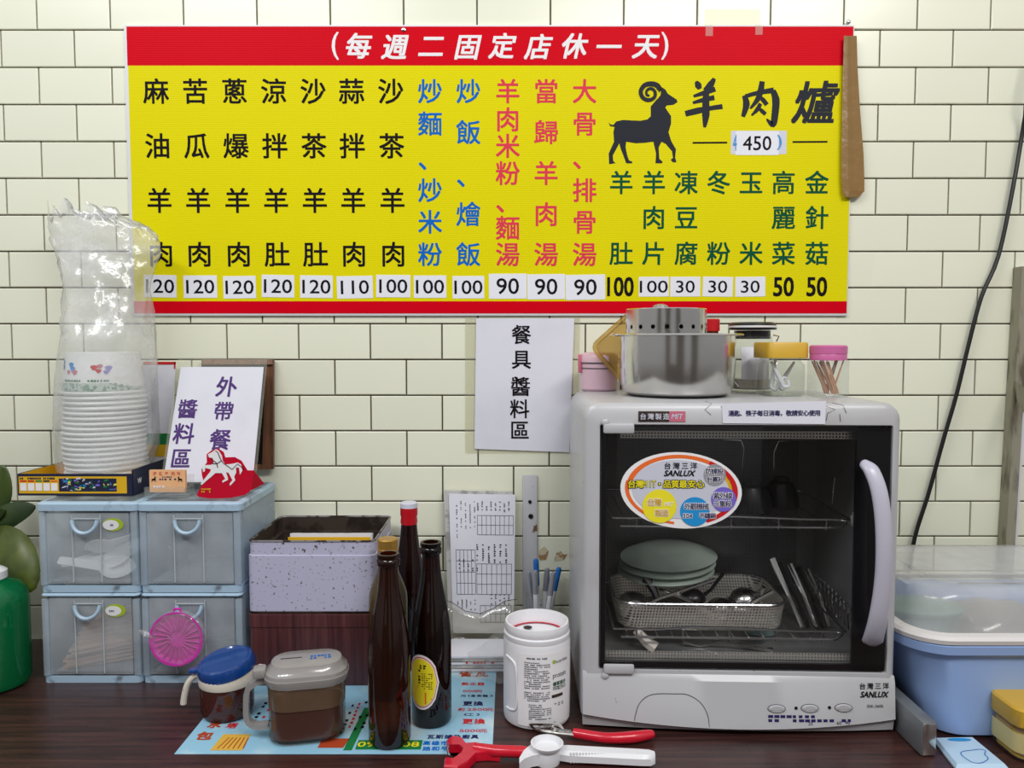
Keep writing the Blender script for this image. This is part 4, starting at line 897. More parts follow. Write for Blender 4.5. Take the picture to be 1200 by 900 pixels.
obj('lid', MB().rr([(.0825, hx + .004, hy + .003, r + .002), (.087, hx + .003, hy + .002, r + .001), (.0905, hx - .001, hy - .002, r - .001), (.0975, hx - .004, hy - .005, r - .003), (.099, hx - .007, hy - .008, r - .006)], True, True), 'greylid', sc2)
b = MB(); put(b, '公克', .012, -.004, .008, lambda x, y: Vector((x, y, .0995)), .0) if False else dashes(b, .004, .03, -.008, .006, 2, lambda x, y: Vector((x, y, .0995)), .6, 3, 6); obj('lid_print', b, 'blue', sc2, smooth=False, fixn=False)
b = MB(); b.add([Vector((x, y, .0995)) for x, y in ((-.032, -.001), (-.006, -.001), (-.006, .001), (-.032, .001))], [(0, 1, 2, 3)]); obj('sauce_mark', b, 'rust', sc2, smooth=False, fixn=False)
hp = smooth_path([(-hx - .002, 0, .074), (-hx - .014, 0, .073), (-hx - .025, 0, .064), (-hx - .027, 0, .045), (-hx - .026, 0, .026), (-hx - .016, 0, .017), (-hx - .001, 0, .016)], 4)
b = MB(); rings = []
for i, p in enumerate(hp):
    t = (hp[min(i + 1, len(hp) - 1)] - hp[max(i - 1, 0)]).normalized(); nn = Vector((t.z, 0, -t.x)); rings.append([p + nn * a + Vector((0, c, 0)) for a, c in ((.0032, .006), (.0032, -.006), (-.0032, -.006), (-.0032, .006))])
b.quadstrip(rings); obj('loop_handle', b, 'greylid', sc2)
obj('spout_block', MB().box((-hx - .010, -.002, .086), (.016, .02, .012), .003), 'greylid', sc2)

# ================================================ BOTTLES
def bottle(px, py, label, H, r, glass, neck='crown', neckr=.0125, label_part=None, liquid=None, shoulder=.50, Yp=None, x=None):
    p = on(px, py) if Yp is None else Vector((at(px, 700, Yp).x, Yp, 0))
    SC = 1.024 if Yp is None else 1.0; z0 = .0013 if fy0 < p.y < fy1 and fx0 < p.x < fx1 else .0003
    t = thing('glass_bottle', label, 'bottle', (p.x, p.y, z0), group='glass bottles beside the tins'); t.scale = (SC,) * 3
    hb = H * shoulder
    k0 = .62 if neck == 'gold' else .44; hz = [H * (k0 + (.80 - k0) * q) for q in (0, .17, .36, .58, .8, 1)]
    pr_ = [(r * .6, .004), (r * .86, 0), (r, .005), (r, hz[0]), (r * .985, hz[1]), (r * .92, hz[2]), (r * .80, hz[3]), (r * .66, hz[4]), (neckr * 1.12, hz[5]), (neckr * .98, H - .03), (neckr * .92, H - .016)]
    if neck == 'crown': pr_ += [(neckr * 1.12, H - .014), (neckr * 1.15, H - .008), (neckr * 1.02, H - .006), (neckr * 1.12, H - .004), (neckr * 1.08, H), (neckr * .8, H), (neckr * .72, H - .02)]
    else: pr_ += [(neckr * .92, H - .002)]
    obj('glass', MB().lathe(pr_, 32, cap0=True), glass, t, ang=50)
    if neck == 'gold': obj('cap', MB().lathe([(neckr * 1.08, H - .022), (neckr * 1.1, H - .020), (neckr * 1.1, H - .013), (neckr * 1.03, H - .012), (neckr * 1.1, H - .011), (neckr * 1.1, H), (neckr * 1.0, H + .0015)], 28, cap0=True, cap1=True), 'gold', t)
    if neck == 'red':
        obj('foil_collar', MB().lathe([(neckr * 1.02, H - .034), (neckr * 1.1, H - .03), (neckr * 1.02, H - .022), (neckr * 1.12, H - .018), (neckr * 1.12, H - .006)], 28, cap0=False), 'capred', t)
        obj('cap', MB().lathe([(neckr * 1.13, H - .007), (neckr * 1.1, H), (neckr * .95, H + .0015)], 28, cap0=False, cap1=True), 'greysticker', t)
    return t, hb
bottle(457, 869, 'empty brown beer bottle, nearest, in front of the others', .2375, .0262, 'beer', shoulder=.56)
t2, hb2 = bottle(506, 845, 'dark brown bottle with a yellow oval label', .238, .0262, 'beerdark', shoulder=.56)
bottle(480, 0, 'dark bottle with red foil neck standing at the back', .252, .0245, 'beerdark', 'red', Yp=1.222, neckr=.0125)
bottle(455, 0, 'pale amber glass bottle with gold cap behind the nearest one', .2275, .0275, 'amber', 'gold', Yp=1.085, neckr=.0135)
def LF(r, rot, zc):
    def f(x, z): a = x / r + rot; return Vector((r * math.sin(a), -r * math.cos(a), zc + z))
    return f
rot = R(-24); f1 = LF(.0266, rot, .062)
def ellipse(b, F, cx, cz, a, c, n=40):
    b.add([F(cx, cz)] + [F(cx + a * math.cos(2 * math.pi * k / n), cz + c * math.sin(2 * math.pi * k / n)) for k in range(n)], [(0, 1 + k, 1 + (k + 1) % n) for k in range(n)])
def ovals(m, k, r, parent=t2, name='label_print'):
    b = MB(); F = LF(r, rot, .062)
    for i in range(10):
        x0, x1 = -1 + .2 * i, -1 + .2 * (i + 1)
        z0 = .036 * k * math.sqrt(max(0, 1 - x0 * x0)); z1 = .036 * k * math.sqrt(max(0, 1 - x1 * x1))
        b.add([F(x0 * .024 * k, -z0), F(x1 * .024 * k, -z1), F(x1 * .024 * k, z1), F(x0 * .024 * k, z0)], [(0, 1, 2, 3)])
    return obj(name, b, m, parent, fixn=False, smooth=False)
lb = ovals('signwhite', 1.0, .0267, name='oval_label'); ovals('redprint', .92, .02685, lb); ovals('signwhite', .885, .0270, lb); ovals('yellowprint', .86, .02715, lb)
b = MB(); F = LF(.0273, rot, .062); b.add([F(-.004, -.004), F(.006, -.012), (F(.015, -.0215)), F(.006, -.028), F(-.008, -.029), F(-.01, -.015)], [(0, 1, 2, 3, 4, 5)]); obj('red_patch', b, 'orangeprint', lb, smooth=False, fixn=False)
b = MB(); dashes(b, .001, .016, -.008, .014, 8, F, .4, 4, 5); dashes(b, -.004, .000, -.006, .018, 6, F, .7, 6, 1); dashes(b, -.002, .008, .018, .024, 2, F, .7, 9, 2); obj('label_print', b, 'ink', lb, smooth=False, fixn=False)

# ================================================ WHITE JAR
wp = on(629, 838); wj = thing('white_jar', 'open white plastic powder jar with a printed label in front of the pens', 'jar', (wp.x, wp.y, .0005)); wj.scale = (1.024,) * 3
r = .0445
obj('jar_body', MB().lathe([(r * .9, .0), (r * .98, .002), (r, .007), (r, .105), (r * .97, .110), (r * .985, .1125), (r * .985, .1165), (r * .94, .118), (r * .96, .120), (r * .96, .126), (r * .94, .130), (r * .885, .130), (r * .87, .126), (r * .87, .02)], 48, cap0=True, cap1=False), 'white', wj, ang=28)
obj('contents', MB().lathe([(.0001, .112), (.02, .1135), (r * .865, .1105)], 40, cap0=False), 'white', wj)
obj('red_seal_edge', MB().lathe([(r * .80, .1125), (r * .862, .1128)], 40, cap0=False), 'redcard', wj)
obj('dark_specks', MB().lathe([(.0001, .1158), (.006, .1152)], 10, (-.012, .012, 0), False), 'rust', wj)
F = LF(r + .0006, 0, 0)
def cyl_patch(x0, x1, z0, z1, m, name, rr_=r + .0006, par=wj):
    b = MB(); F = LF(rr_, 0, 0); n = 12
    b.quadstrip([[F(x0 + (x1 - x0) * k / n, z0) for k in range(n + 1)], [F(x0 + (x1 - x0) * k / n, z1) for k in range(n + 1)]], close=False); return obj(name, b, m, par, fixn=False)
# grip dent
b = MB(); P = [Vector(F(x, z)) for x, z in smooth_path([(-.044, .088, 0), (-.034, .086, 0), (-.029, .078, 0), (-.0275, .05, 0), (-.029, .024, 0), (-.036, .018, 0), (-.046, .018, 0)], 4) for x, z in [(x, z)]] if False else [F(p.x, p.y) for p in smooth_path([(-.05, .090, 0), (-.038, .088, 0), (-.031, .080, 0), (-.0285, .050, 0), (-.030, .027, 0), (-.037, .022, 0), (-.05, .021, 0)], 4)]
b.tube(P, .0014, 8); obj('grip_edge', b, 'white', wj)
lab = cyl_patch(-.027, .055, .006, .101, 'signwhite', 'paper_label')
F = LF(r + .0011, 0, 0)
b = MB(); dashes(b, -.018, .016, .056, .092, 13, F, .5, 1, 17); dashes(b, -.018, .016, .040, .053, 5, F, .5, 2, 17); dashes(b, -.012, .018, .016, .037, 8, F, .5, 3, 14); dashes(b, -.012, .012, .0095, .0115, 1, F, 1, 4, 7); dashes(b, -.015, .012, .0945, .0965, 1, F, 1, 5, 12); obj('fine_print', b, 'grey_ink', lab, smooth=False, fixn=False)
b = MB(); put(b, 'nutrilite', .0345, .0895, .0045, F, 0, fit=True, wid=.022); put(b, 'protein', .031, .0705, .0085, F, 0, fit=True, wid=.022); obj('brand_print', b, 'grey_ink', lab, smooth=False, fixn=False)
b = MB()
for i, ch in enumerate('優質蛋白巧克力口'): put(b, ch, .0225 + (i % 4) * .0055, .0605 - (i // 4) * .0058, .0055, F, .02)
obj('green_print', b, 'green', lab, smooth=False, fixn=False)
b = MB(); ellipse(b, F, .0215, .0895, .0022, .0026, 12); obj('leaf_mark', b, 'limeprint', lab, smooth=False, fixn=False)
cyl_patch(.0185, .036, .0425, .0465, 'rust', 'brown_bar', r + .0011, lab)
b = MB()
for x in (.022, .028, .034): dashes(b, x, x + .0035, .031, .036, 2, F, .6, int(x * 1000), 2)
dashes(b, .004, .010, .0095, .0125, 2, F, .8, 8, 1); obj('icon', b, 'grey_ink', lab, smooth=False, fixn=False)

# ================================================ TOOLS
def arcp(cx, cy, r, a0, a1, n): return [(cx + r * math.cos(R(a0 + (a1 - a0) * k / n)), cy + r * math.sin(R(a0 + (a1 - a0) * k / n))) for k in range(n + 1)]
g0 = on(560, 878); rt = thing('red_wrench', 'red plastic opener with a forked jaw lying at the front', 'opener', (g0.x, g0.y, .0005))
def GP(px, py, z): p = on(px, py, z) - rt.location; return p
def slab(P, z0, z1, orig, bev=.002):
    b = MB(); vs = [on(x, y, z1) - orig for x, y in P]; n = len(vs); c = sum(vs, Vector()) / n
    lo = [Vector((v.x, v.y, z0 - orig.z)) for v in vs]; mi = [Vector((v.x, v.y, z1 - orig.z - bev)) for v in vs]; hi = [Vector((v.x + (c.x - v.x) * .06, v.y + (c.y - v.y) * .06, z1 - orig.z)) for v in vs]
    b.quadstrip([lo, mi, hi]); bmesh.ops.triangulate(b.b, faces=[f for f in b.b.faces if len(f.verts) > 4]); return b
obj('jaw', slab([(523, 866), (530, 861), (540, 863), (546, 870), (558, 869), (572, 873), (586, 876), (586, 882), (572, 881), (558, 882), (548, 892), (536, 898), (520, 897), (521, 888), (530, 889), (540, 882), (543, 876), (538, 872), (526, 872)], .001, .012, rt.location), 'redhandle', rt)
obj('handle', MB().tube([GP(556, 876, .010), GP(580, 880, .011), GP(612, 881, .010), GP(636, 884, .008)], [.006, .0072, .0072, .006], 12), 'redhandle', rt)
obj('pivot_wire', MB().tube([GP(527, 872, .008), GP(524, 878, .01), GP(526, 886, .008)], .0012, 6), 'wire', rt)
g1 = on(690, 888); wtl = thing('white_press_tool', 'white plastic tool with round cup head and ribbed handle, nearest the front', 'tool', (g1.x, g1.y, .0005))
def GW(px, py, z): return on(px, py, z) - wtl.location
hc = GW(641, 893, .0)
b = MB().lathe([(.0155, .0), (.0165, .010), (.0155, .020), (.0195, .027), (.0200, .030), (.0178, .0305), (.0165, .022), (.0001, .020)], 32, (hc.x, hc.y, 0), True)
for v in b.b.verts: v.co.z *= .8
obj('cup_head', b, 'white', wtl)
b = MB(); s0 = GW(655, 882, .012); s1 = GW(768, 888, .012)
b.quadstrip([[Vector((x, yc + a * w_, z)) for a, z in ((-1, .004), (-1, .012), (-.6, .016), (.6, .016), (1, .012), (1, .004))] for x, yc, w_ in [(s0.x + (s1.x - s0.x) * t, s0.y + (s1.y - s0.y) * t + .004, wd) for t, wd in ((0, .009), (.1, .011), (.5, .0105), (.85, .0105), (.95, .0095), (1, .004))]]); obj('handle', b, 'white', wtl)
for k in range(22):
    x = s0.x + (s1.x - s0.x) * (.12 + .032 * k); obj('grip_rib', MB().box((x, s0.y + .004 - .0112, .0095), (.0017, .0030, .0125)), 'white', wtl, smooth=False)
b = MB(); cc = GW(618, 892, .01); b.quadstrip([[Vector((x, y, z)) for x, y, z in ((cx, cy - wd, .002), (cx, cy - wd, .016), (cx, cy + wd, .018), (cx, cy + wd, .002))] for cx, cy, wd in ((hc.x - .006, hc.y + .004, .016), (hc.x - .018, hc.y - .003, .012), (hc.x - .028, hc.y - .014, .008), (hc.x - .034, hc.y - .028, .004))]); obj('side_wing', b, 'white', wtl)
g2 = on(700, 862); pt_ = thing('red_handled_peeler', 'metal tool with glossy red handle lying in front of the dish dryer', 'tool', (g2.x, g2.y, .0005))
def GR(px, py, z): return on(px, py, z) - pt_.location
obj('handle', MB().tube(smooth_path([GR(672, 859, .008), GR(690, 862, .008), (GR(712, 865, .008)), GR(740, 864, .008), GR(760, 861, .008), GR(767, 860, .008)], 3), [.0062, .0064, .0066, .0066, .0066, .0067, .0068, .007, .0073, .0075, .0072, .0068, .0062, .0055, .0045, .002], 12), 'redhandle', pt_)
b = MB()
b.tube(smooth_path([GR(618, 845, .010), GR(628, 854, .010), GR(645, 858, .012), GR(672, 861, .008)], 4), .0022, 7); b.tube(smooth_path([GR(622, 848, .016), GR(640, 848, .018), GR(655, 850, .016), GR(662, 858, .010), GR(672, 860, .008)], 4), .0024, 7)
b.tube(smooth_path([GR(630, 852, .005), GR(645, 853, .012), GR(650, 848, .014)], 4), .0035, 7); b.tube(smooth_path([GR(640, 850, .012), GR(652, 856, .014), GR(668, 858, .008)], 4), .003, 7)
obj('metal_head', b, 'steel', pt_)

# ================================================ DISH DRYER
DW, DH, DD = .409, .4325, .262
DX, DYY, DRZ = .2960, .985, R(-2.0)
dd = thing('dish_dryer', 'grey two-tier dish dryer with smoked glass door on the counter', 'dish dryer', (DX, DYY, .0005), rz=DRZ)
Minv = (Matrix.Translation((DX, DYY, .0005)) @ Matrix.Rotation(DRZ, 4, 'Z')).inverted()
Mfwd = Minv.inverted()
def DL(px, py, ly=0.0):        # photo point -> dryer coordinates at local depth ly
    o = Minv @ Vector((0, 0, EYE)); u = (px - 600) / FP; v = (450 - py) / FP
    d = Minv.to_3x3() @ Vector((u, _c + _s * v, -_s + _c * v)); k = (ly - o.y) / d.y; return o + d * k
hw = DW / 2
oL, zT = DL(704, 498).x, DL(704, 498).z
oR, zB = DL(1038, 789).x, DL(1038, 789).z
def rrXZ(x0, x1, z0, z1, rt_, rb_, y, seg=5):
    pts = []
    for cx, cz, r_, a0 in ((x1 - rt_, z1 - rt_, rt_, 0), (x0 + rt_, z1 - rt_, rt_, 90), (x0 + rb_, z0 + rb_, rb_, 180), (x1 - rb_, z0 + rb_, rb_, 270)):
        for k in range(seg + 1): a = R(a0 + 90 * k / seg); pts.append(Vector((cx + r_ * math.cos(a), y, cz + r_ * math.sin(a))))
    return pts
b = MB()
b.quadstrip([rrXZ(-hw + .000, hw - .002, .012, DH - .006, .024, .006, DD), rrXZ(-hw - .006, hw - .002, .010, DH, .026, .008, DD - .006), rrXZ(-hw, hw, .010, DH, .022, .006, .014), rrXZ(-hw + .002, hw - .002, .010, DH - .0015, .021, .006, .005), rrXZ(-hw + .008, hw - .008, .012, DH - .008, .016, .006, .0),
             rrXZ(oL - .001, oR + .001, zB - .001, zT + .001, .003, .003, .0), rrXZ(oL, oR, zB, zT, .003, .003, .012), rrXZ(oL + .004, oR - .004, zB + .004, zT - .004, .003, .003, .013), rrXZ(oL + .004, oR - .004, zB + .004, zT - .004, .003, .003, DD - .014)], True, True)
obj('shell', b, 'shell', dd, ang=40)
iL, iR, iB, iT = oL + .007, oR - .008, zB + .007, zT - .007
b = MB(); b.quadstrip([rrXZ(iL, iR, iB, iT, .004, .004, .0135), rrXZ(iL, iR, iB, iT, .004, .004, DD - .018)], False, True); obj('cavity_lining', b, 'cavity', dd)
uvx = lambda co: (co.x + co.y, co.z)
b = MB()
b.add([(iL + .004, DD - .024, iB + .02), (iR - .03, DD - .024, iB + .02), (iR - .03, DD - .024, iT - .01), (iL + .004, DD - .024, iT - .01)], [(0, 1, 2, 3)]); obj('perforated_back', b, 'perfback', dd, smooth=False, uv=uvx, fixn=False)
b = MB(); b.add([(iL + .003, .02, iB + .01), (iL + .003, DD - .03, iB + .01), (iL + .003, DD - .03, iT - .01), (iL + .003, .02, iT - .01)], [(0, 1, 2, 3)]); obj('perforated_side', b, 'perf', dd, smooth=False, uv=uvx, fixn=False)
b = MB(); b.add([(iL + .003, .016, iB + .002), (iR - .03, .016, iB + .002), (iR - .03, .016, iB + .012), (iL + .003, .016, iB + .012)], [(0, 1, 2, 3)]); b.add([(iL + .02, .016, iT - .012), (iR - .03, .016, iT - .012), (iR - .03, .016, iT - .002), (iL + .02, .016, iT - .002)], [(0, 1, 2, 3)]); obj('perforated_edge', b, 'perf', dd, smooth=False, uv=uvx, fixn=False)
# bowed lower fascia
b = MB(); rings = []
for k in range(21):
    x = -hw + .002 + (DW - .004) * k / 20; q_ = 1 - (2 * k / 20 - 1) ** 2; bow = .006 + .010 * q_; lip = .021 - .012 * q_
    rings.append([Vector((x, .001, zB - .004)), Vector((x, -bow * .35, zB - .012)), Vector((x, -bow, lip + .002)), Vector((x, -bow - .0005, lip)), Vector((x, -bow + .004, lip - .003)), Vector((x, -bow + .006, .004)), Vector((x, .012, .004)), Vector((x, .012, zB - .004))])
b.quadstrip(rings, True, True); obj('lower_fascia', b, 'shell', dd, ang=28)
def fas(x, z):
    k = (x + hw - .002) / (DW - .004); q_ = 1 - (2 * k - 1) ** 2; bow = .006 + .010 * q_; lip = .021 - .012 * q_; t = max(0, min(1, (zB - .012 - z) / (zB - .012 - lip))); return Vector((x, -(bow * .35 + bow * .65 * t) - .0004, z))
def FD(px, py): p = DL(px, py, -.008); return p.x, p.z
# access panel line
arc = [(743, 850), (744, 838), (750, 823), (764, 814), (790, 813), (806, 814), (820, 822), (828, 835), (830, 852)]
P = [fas(*FD(*a)) for a in arc]; obj('panel_seam', MB().tube(smooth_path(P, 4), .0005, 5), 'grey_ink', dd)
for px in (909, 948, 988):
    x, z = FD(px, 829); c = fas(x, z)
    bt_ = obj('control_button', MB().lathe([(.0108, 0), (.0108, .0012), (.009, .0022), (.0001, .0024)], 28, (c.x, c.y, c.z), False, False, sy_=.48, Mx=Matrix.Rotation(R(90), 4, 'X')), 'shell', dd)
    obj('button_ring', MB().tube([Vector((c.x + .0112 * math.cos(a), c.y - .0004, c.z + .0056 * math.sin(a))) for a in [2 * math.pi * k / 24 for k in range(24)]], .0005, 5, closed=True), 'grey_ink', bt_)
for px in (932, 971.5):
    x, z = FD(px, 828.5); c = fas(x, z); obj('indicator_lamp', MB().lathe([(.0022, 0), (.0018, .001)], 12, c, False, True, Mx=Matrix.Rotation(R(90), 4, 'X')), 'black', dd)
b = MB(); x0, z0 = FD(898, 843); x1, z1 = FD(999, 836); dashes(b, x0, x1, z0, z1, 2, lambda x, z: fas(x, z) + Vector((0, -.0003, 0)), .7, 3, 14)
for s, px in (('20', 948), ('60', 982), ('90', 992)): x, z = FD(px, 845.5); put(b, s, x, z, .0042, lambda x, z: fas(x, z) + Vector((0, -.0003, 0)), 0, fit=True, wid=.006)
obj('timer_scale', b, 'navy', dd, smooth=False, fixn=False)
b = MB(); FF = lambda x, z: fas(x, z) + Vector((0, -.0003, 0))
for i, ch in enumerate('台灣三洋'): x, z = FD(1012 + i * 9.3, 805.5); put(b, ch, x, z, .0085, FF, .015)
x, z = FD(1026, 815); put(b, 'SANLUX', x, z, .0072, FF, .045, .3, fit=True, wid=.037); x, z = FD(1026, 828); put(b, 'SSK-560S', x, z, .0036, FF, .0, fit=True, wid=.021)
obj('brand_print', b, 'ink', dd, smooth=False, fixn=False)
# door
dr_l, dr_r = oL + .0015, oR - .0015
b = MB()
for (x0, x1, z0, z1) in ((dr_l, dr_l + .006, zB + .002, zT - .002), (dr_r - .042, dr_r, zB + .002, zT - .002), (dr_l, dr_r, zT - .0075, zT - .002), (dr_l, dr_r, zB + .002, zB + .010)): b.box(((x0 + x1) / 2, .0045, (z0 + z1) / 2), (x1 - x0, .005, z1 - z0))
door = obj('door_frame', b, 'black', dd, smooth=False)
b = MB(); b.add([(dr_l, .0015, zB + .002), (dr_r, .0015, zB + .002), (dr_r, .0015, zT - .002), (dr_l, .0015, zT - .002)], [(0, 1, 2, 3)]); obj('door_glass', b, 'doorglass', door, smooth=False, fixn=False)
hp = [DL(x, y, d) for x, y, d in ((1013, 543, -.008), (1021, 551, -.018), (1030, 575, -.028), (1035, 610, -.034), (1036, 650, -.036), (1034, 690, -.034), (1029, 725, -.029), (1024, 746, -.018), (1022, 752, -.006))]
hp = smooth_path(hp, 4); n_ = len(hp); rings = []
for i, p in enumerate(hp):
    t = (hp[min(i + 1, n_ - 1)] - hp[max(i - 1, 0)]).normalized(); sx1 = Vector((1, 0, 0)); nn = t.cross(sx1).normalized(); u = i / (n_ - 1)
    wd = .0105 + .004 * max(0, u - .55) / .45; wd *= min(1, .55 + u * 6, .7 + (1 - u) * 7); tk = .0058
    rings.append([p + sx1 * wd * math.cos(a) + nn * tk * math.sin(a) for a in [2 * math.pi * k / 14 for k in range(14)]])
obj('door_handle', MB().quadstrip(rings), 'handle', door, ang=60)
for px, py, up_ in ((725, 502, 1), (725, 783, -1)):
    p = DL(px, py, -.001); o = obj('hinge', MB().box((p.x, -.003, p.z), (.040, .006, .013), .0025), 'shell', dd)
    q = DL(709, py + (-7 if up_ > 0 else 8), -.001); obj('hinge_pin', MB().lathe([(.0045, 0), (.0045, .003), (.003, .004)], 16, (q.x, -.001, q.z), False, True, Mx=Matrix.Rotation(R(90), 4, 'X')), 'shell', o)
# badge
b = MB(); p0_, p1_ = DL(748, 494), DL(784, 482); pm, p2_ = DL(784, 494), DL(803, 482)
obj('badge', MB().box(((p0_.x + p1_.x) / 2, -.0004, (p0_.z + p1_.z) / 2), (p1_.x - p0_.x, .001, p1_.z - p0_.z)), 'rust', dd, smooth=False)
obj('badge', MB().box(((pm.x + p2_.x) / 2, -.0004, (pm.z + p2_.z) / 2), (p2_.x - pm.x, .001, p2_.z - pm.z)), 'pinkclip', dd, smooth=False, label='pink end of the maker badge')
b = MB()
for i, ch in enumerate('台灣製造'): p = DL(753.5 + i * 9, 488); put(b, ch, p.x, p.z, .0085, plane_y(-.0012), .02)
p = DL(793.5, 488); put(b, 'MIT', p.x, p.z, .0065, plane_y(-.0012), .03, .2, fit=True, wid=.015); obj('badge_print', b, 'greysticker', dd, smooth=False, fixn=False)
# oval sticker on the door glass
sk = thing('oval_sticker', 'oval white and orange maker sticker stuck on the dryer door glass', 'sticker', Mfwd @ Vector((0, 0, 0)), rz=DRZ)
sk.location = Mfwd @ Vector((DL(798, 575).x, .0008, DL(798, 575).z)); so2 = Vector((DL(798, 575).x, .0008, DL(798, 575).z))
def SP(zx, zy): p = DL(720 + zx / 7.5, 520 + zy / 7.5, .0005); return p.x - so2.x, p.z - so2.z
def disc(name, zx, zy, ra, rb2, m, lay, parent=sk, n=48, a0=0, a1=360, tilt=0.0, inner=None):
    cx, cz = SP(zx, zy); k = SP(zx + 1, zy)[0] - cx; y = -.0004 - lay * .0003; b = MB(); ct_, st_ = math.cos(tilt), math.sin(tilt)
    def pnt(a, s_): x, z = ra * k * math.cos(a) * s_, rb2 * k * math.sin(a) * s_; return Vector((cx + x * ct_ - z * st_, y, cz + x * st_ + z * ct_))
    if inner is None: b.add([pnt(0, 0)] + [pnt(2 * math.pi * i / n, 1) for i in range(n)], [(0, 1 + i, 1 + (i + 1) % n) for i in range(n)])
    else:
        A = [R(a0 + (a1 - a0) * i / n) for i in range(n + 1)]; wv = lambda i: .02 * math.sin(i * 2.7) if inner < .9 else 0
        b.add([pnt(a, 1) for a in A] + [pnt(a, inner + wv(i)) for i, a in enumerate(A)], [(i, i + 1, n + 2 + i, n + 1 + i) for i in range(n)])
    return obj(name, b, m, parent, smooth=False, fixn=False)
T_ = R(-4)
disc('sticker_sheet', 585, 410, 535, 340, 'signwhite', 0, tilt=T_)
disc('orange_ring', 590, 408, 490, 315, 'orangeprint', 1, inner=.90, a0=62, a1=170, tilt=T_); disc('orange_ring', 590, 408, 500, 310, 'orangeprint', 1, inner=.93, a0=170, a1=265, tilt=T_, n=30)
disc('red_ring', 590, 408, 495, 315, 'redprint', 1, inner=.90, a0=-60, a1=62, tilt=T_)
disc('yellow_ring', 585, 408, 455, 290, 'yellowcard', 1, inner=.93, a0=-10, a1=35, tilt=T_)
disc('grey_field', 575, 400, 425, 262, 'greysticker', 2, tilt=T_)
for nm, zx, zy, r1, m_ in (('silver_disc', 880, 275, 98, 'silver'), ('yellow_disc', 395, 548, 150, 'yellowprint'), ('blue_disc', 705, 595, 130, 'skyprint'), ('violet_disc', 957, 488, 110, 'violetprint')): disc(nm, zx, zy, r1, r1, m_, 3, n=32)
FS = lambda l: (lambda x, z: Vector((x, -.0004 - l * .0003, z)))
zk = SP(1, 0)[0] - SP(0, 0)[0]
b = MB()
for i, ch in enumerate('台灣三洋'): put(b, ch, *SP(465 + i * 77, 192), 64 * zk, FS(4), .01)
put(b, 'SANLUX', *SP(573, 258), 50 * zk, FS(4), .045, .3, fit=True, wid=275 * zk); obj('brand_print', b, 'ink', sk, smooth=False, fixn=False)
s_ = '台灣MIT・品質最安心'; xs_ = [150, 218, 268, 312, 345, 395, 462, 532, 602, 678, 752]
for m_, o1, l_ in (('ink', .10, 4), ('yellowprint', .02, 5)):
    b = MB()
    for ch, x in zip(s_, xs_):
        cj = ord(ch) > 0x2000; put(b, ch, *SP(x, 352), (74 if cj else 60) * zk, FS(l_), o1 if cj else o1 * .6, fit=not cj, wid=1 if cj else (6 if ch == 'I' else 30) * zk)
    obj('slogan', b, m_, sk, smooth=False, fixn=False)
for ch4, zx, zy, h in (('台灣', 318, 512, 66), ('製造', 386, 606, 62), ('外觀機械', 640, 548, 58), ('304不鏽鋼', 625, 630, 52), ('紫外線', 895, 455, 60), ('三重殺', 895, 525, 56), ('防蟑設', 825, 240, 56), ('計專利', 835, 312, 52)):
    for m_, o1, l_ in (('signwhite', .12, 4), ('silver' if zx > 500 else 'yellowcard', .01, 5)) if zx > 500 else (('signwhite', .12, 4), ('tank', .02, 5)):
        b = MB()
        for i, ch in enumerate(ch4): put(b, ch, *SP(zx + i * h * .92 * (1 if ord(ch) > 0x2000 else .6), zy), h * zk, FS(l_), o1)
        obj('disc_print', b, m_ if m_ != 'silver' else 'navy', sk, smooth=False, fixn=False)
b = MB(); put(b, 'MIT', *SP(478, 530), 36 * zk, FS(4), .03, .2, fit=True, wid=85 * zk); obj('disc_print', b, 'signwhite', sk, smooth=False, fixn=False)
# note on the top edge
nn_ = thing('paper_note', 'narrow white paper note with purple writing taped over the dryer front edge', 'note', Mfwd @ Vector((DL(907, 484).x, -.001, DL(907, 484).z)), rz=DRZ)
nc = Vector((DL(907, 484).x, -.001, DL(907, 484).z)); q = [DL(846, 473, -.001) - nc, DL(968, 470, -.001) - nc, DL(967, 497, -.001) - nc, DL(847, 496, -.001) - nc]
quadsheet('paper', nn_, q, 'paper', .0004)
b = MB()
for i, ch in enumerate('湯匙、筷子每日消毒，敬請安心使用'): p = DL(857 + i * 6.75, 484.3 - i * .03, -.0016) - nc; put(b, ch, p.x, p.z, .0078, plane_y(-.0006), .02)
obj('handwriting', b, 'navy', nn_, smooth=False, fixn=False)
b = MB()
for pts in ([(826, 470), (834, 473), (826, 480), (833, 486)], [(968, 476), (979, 480), (970, 484), (968, 493)], [(975, 472), (988, 475), (992, 484)], [(984, 485), (985, 494)]):
    P = [DL(x, y, -.0006) for x, y in pts]; b.ribbon([(p.x, p.z) for p in P], .0007, plane_y(-.0008))
obj('old_tape_edge', b, 'grey_ink', dd, smooth=False, fixn=False)
for sx3 in (-1, 1):
    for yy in (.03, DD - .03): obj('foot', MB().lathe([(.008, 0), (.009, .0105)], 16, (sx3 * (hw - .03), yy, 0), True, True), 'black', dd)
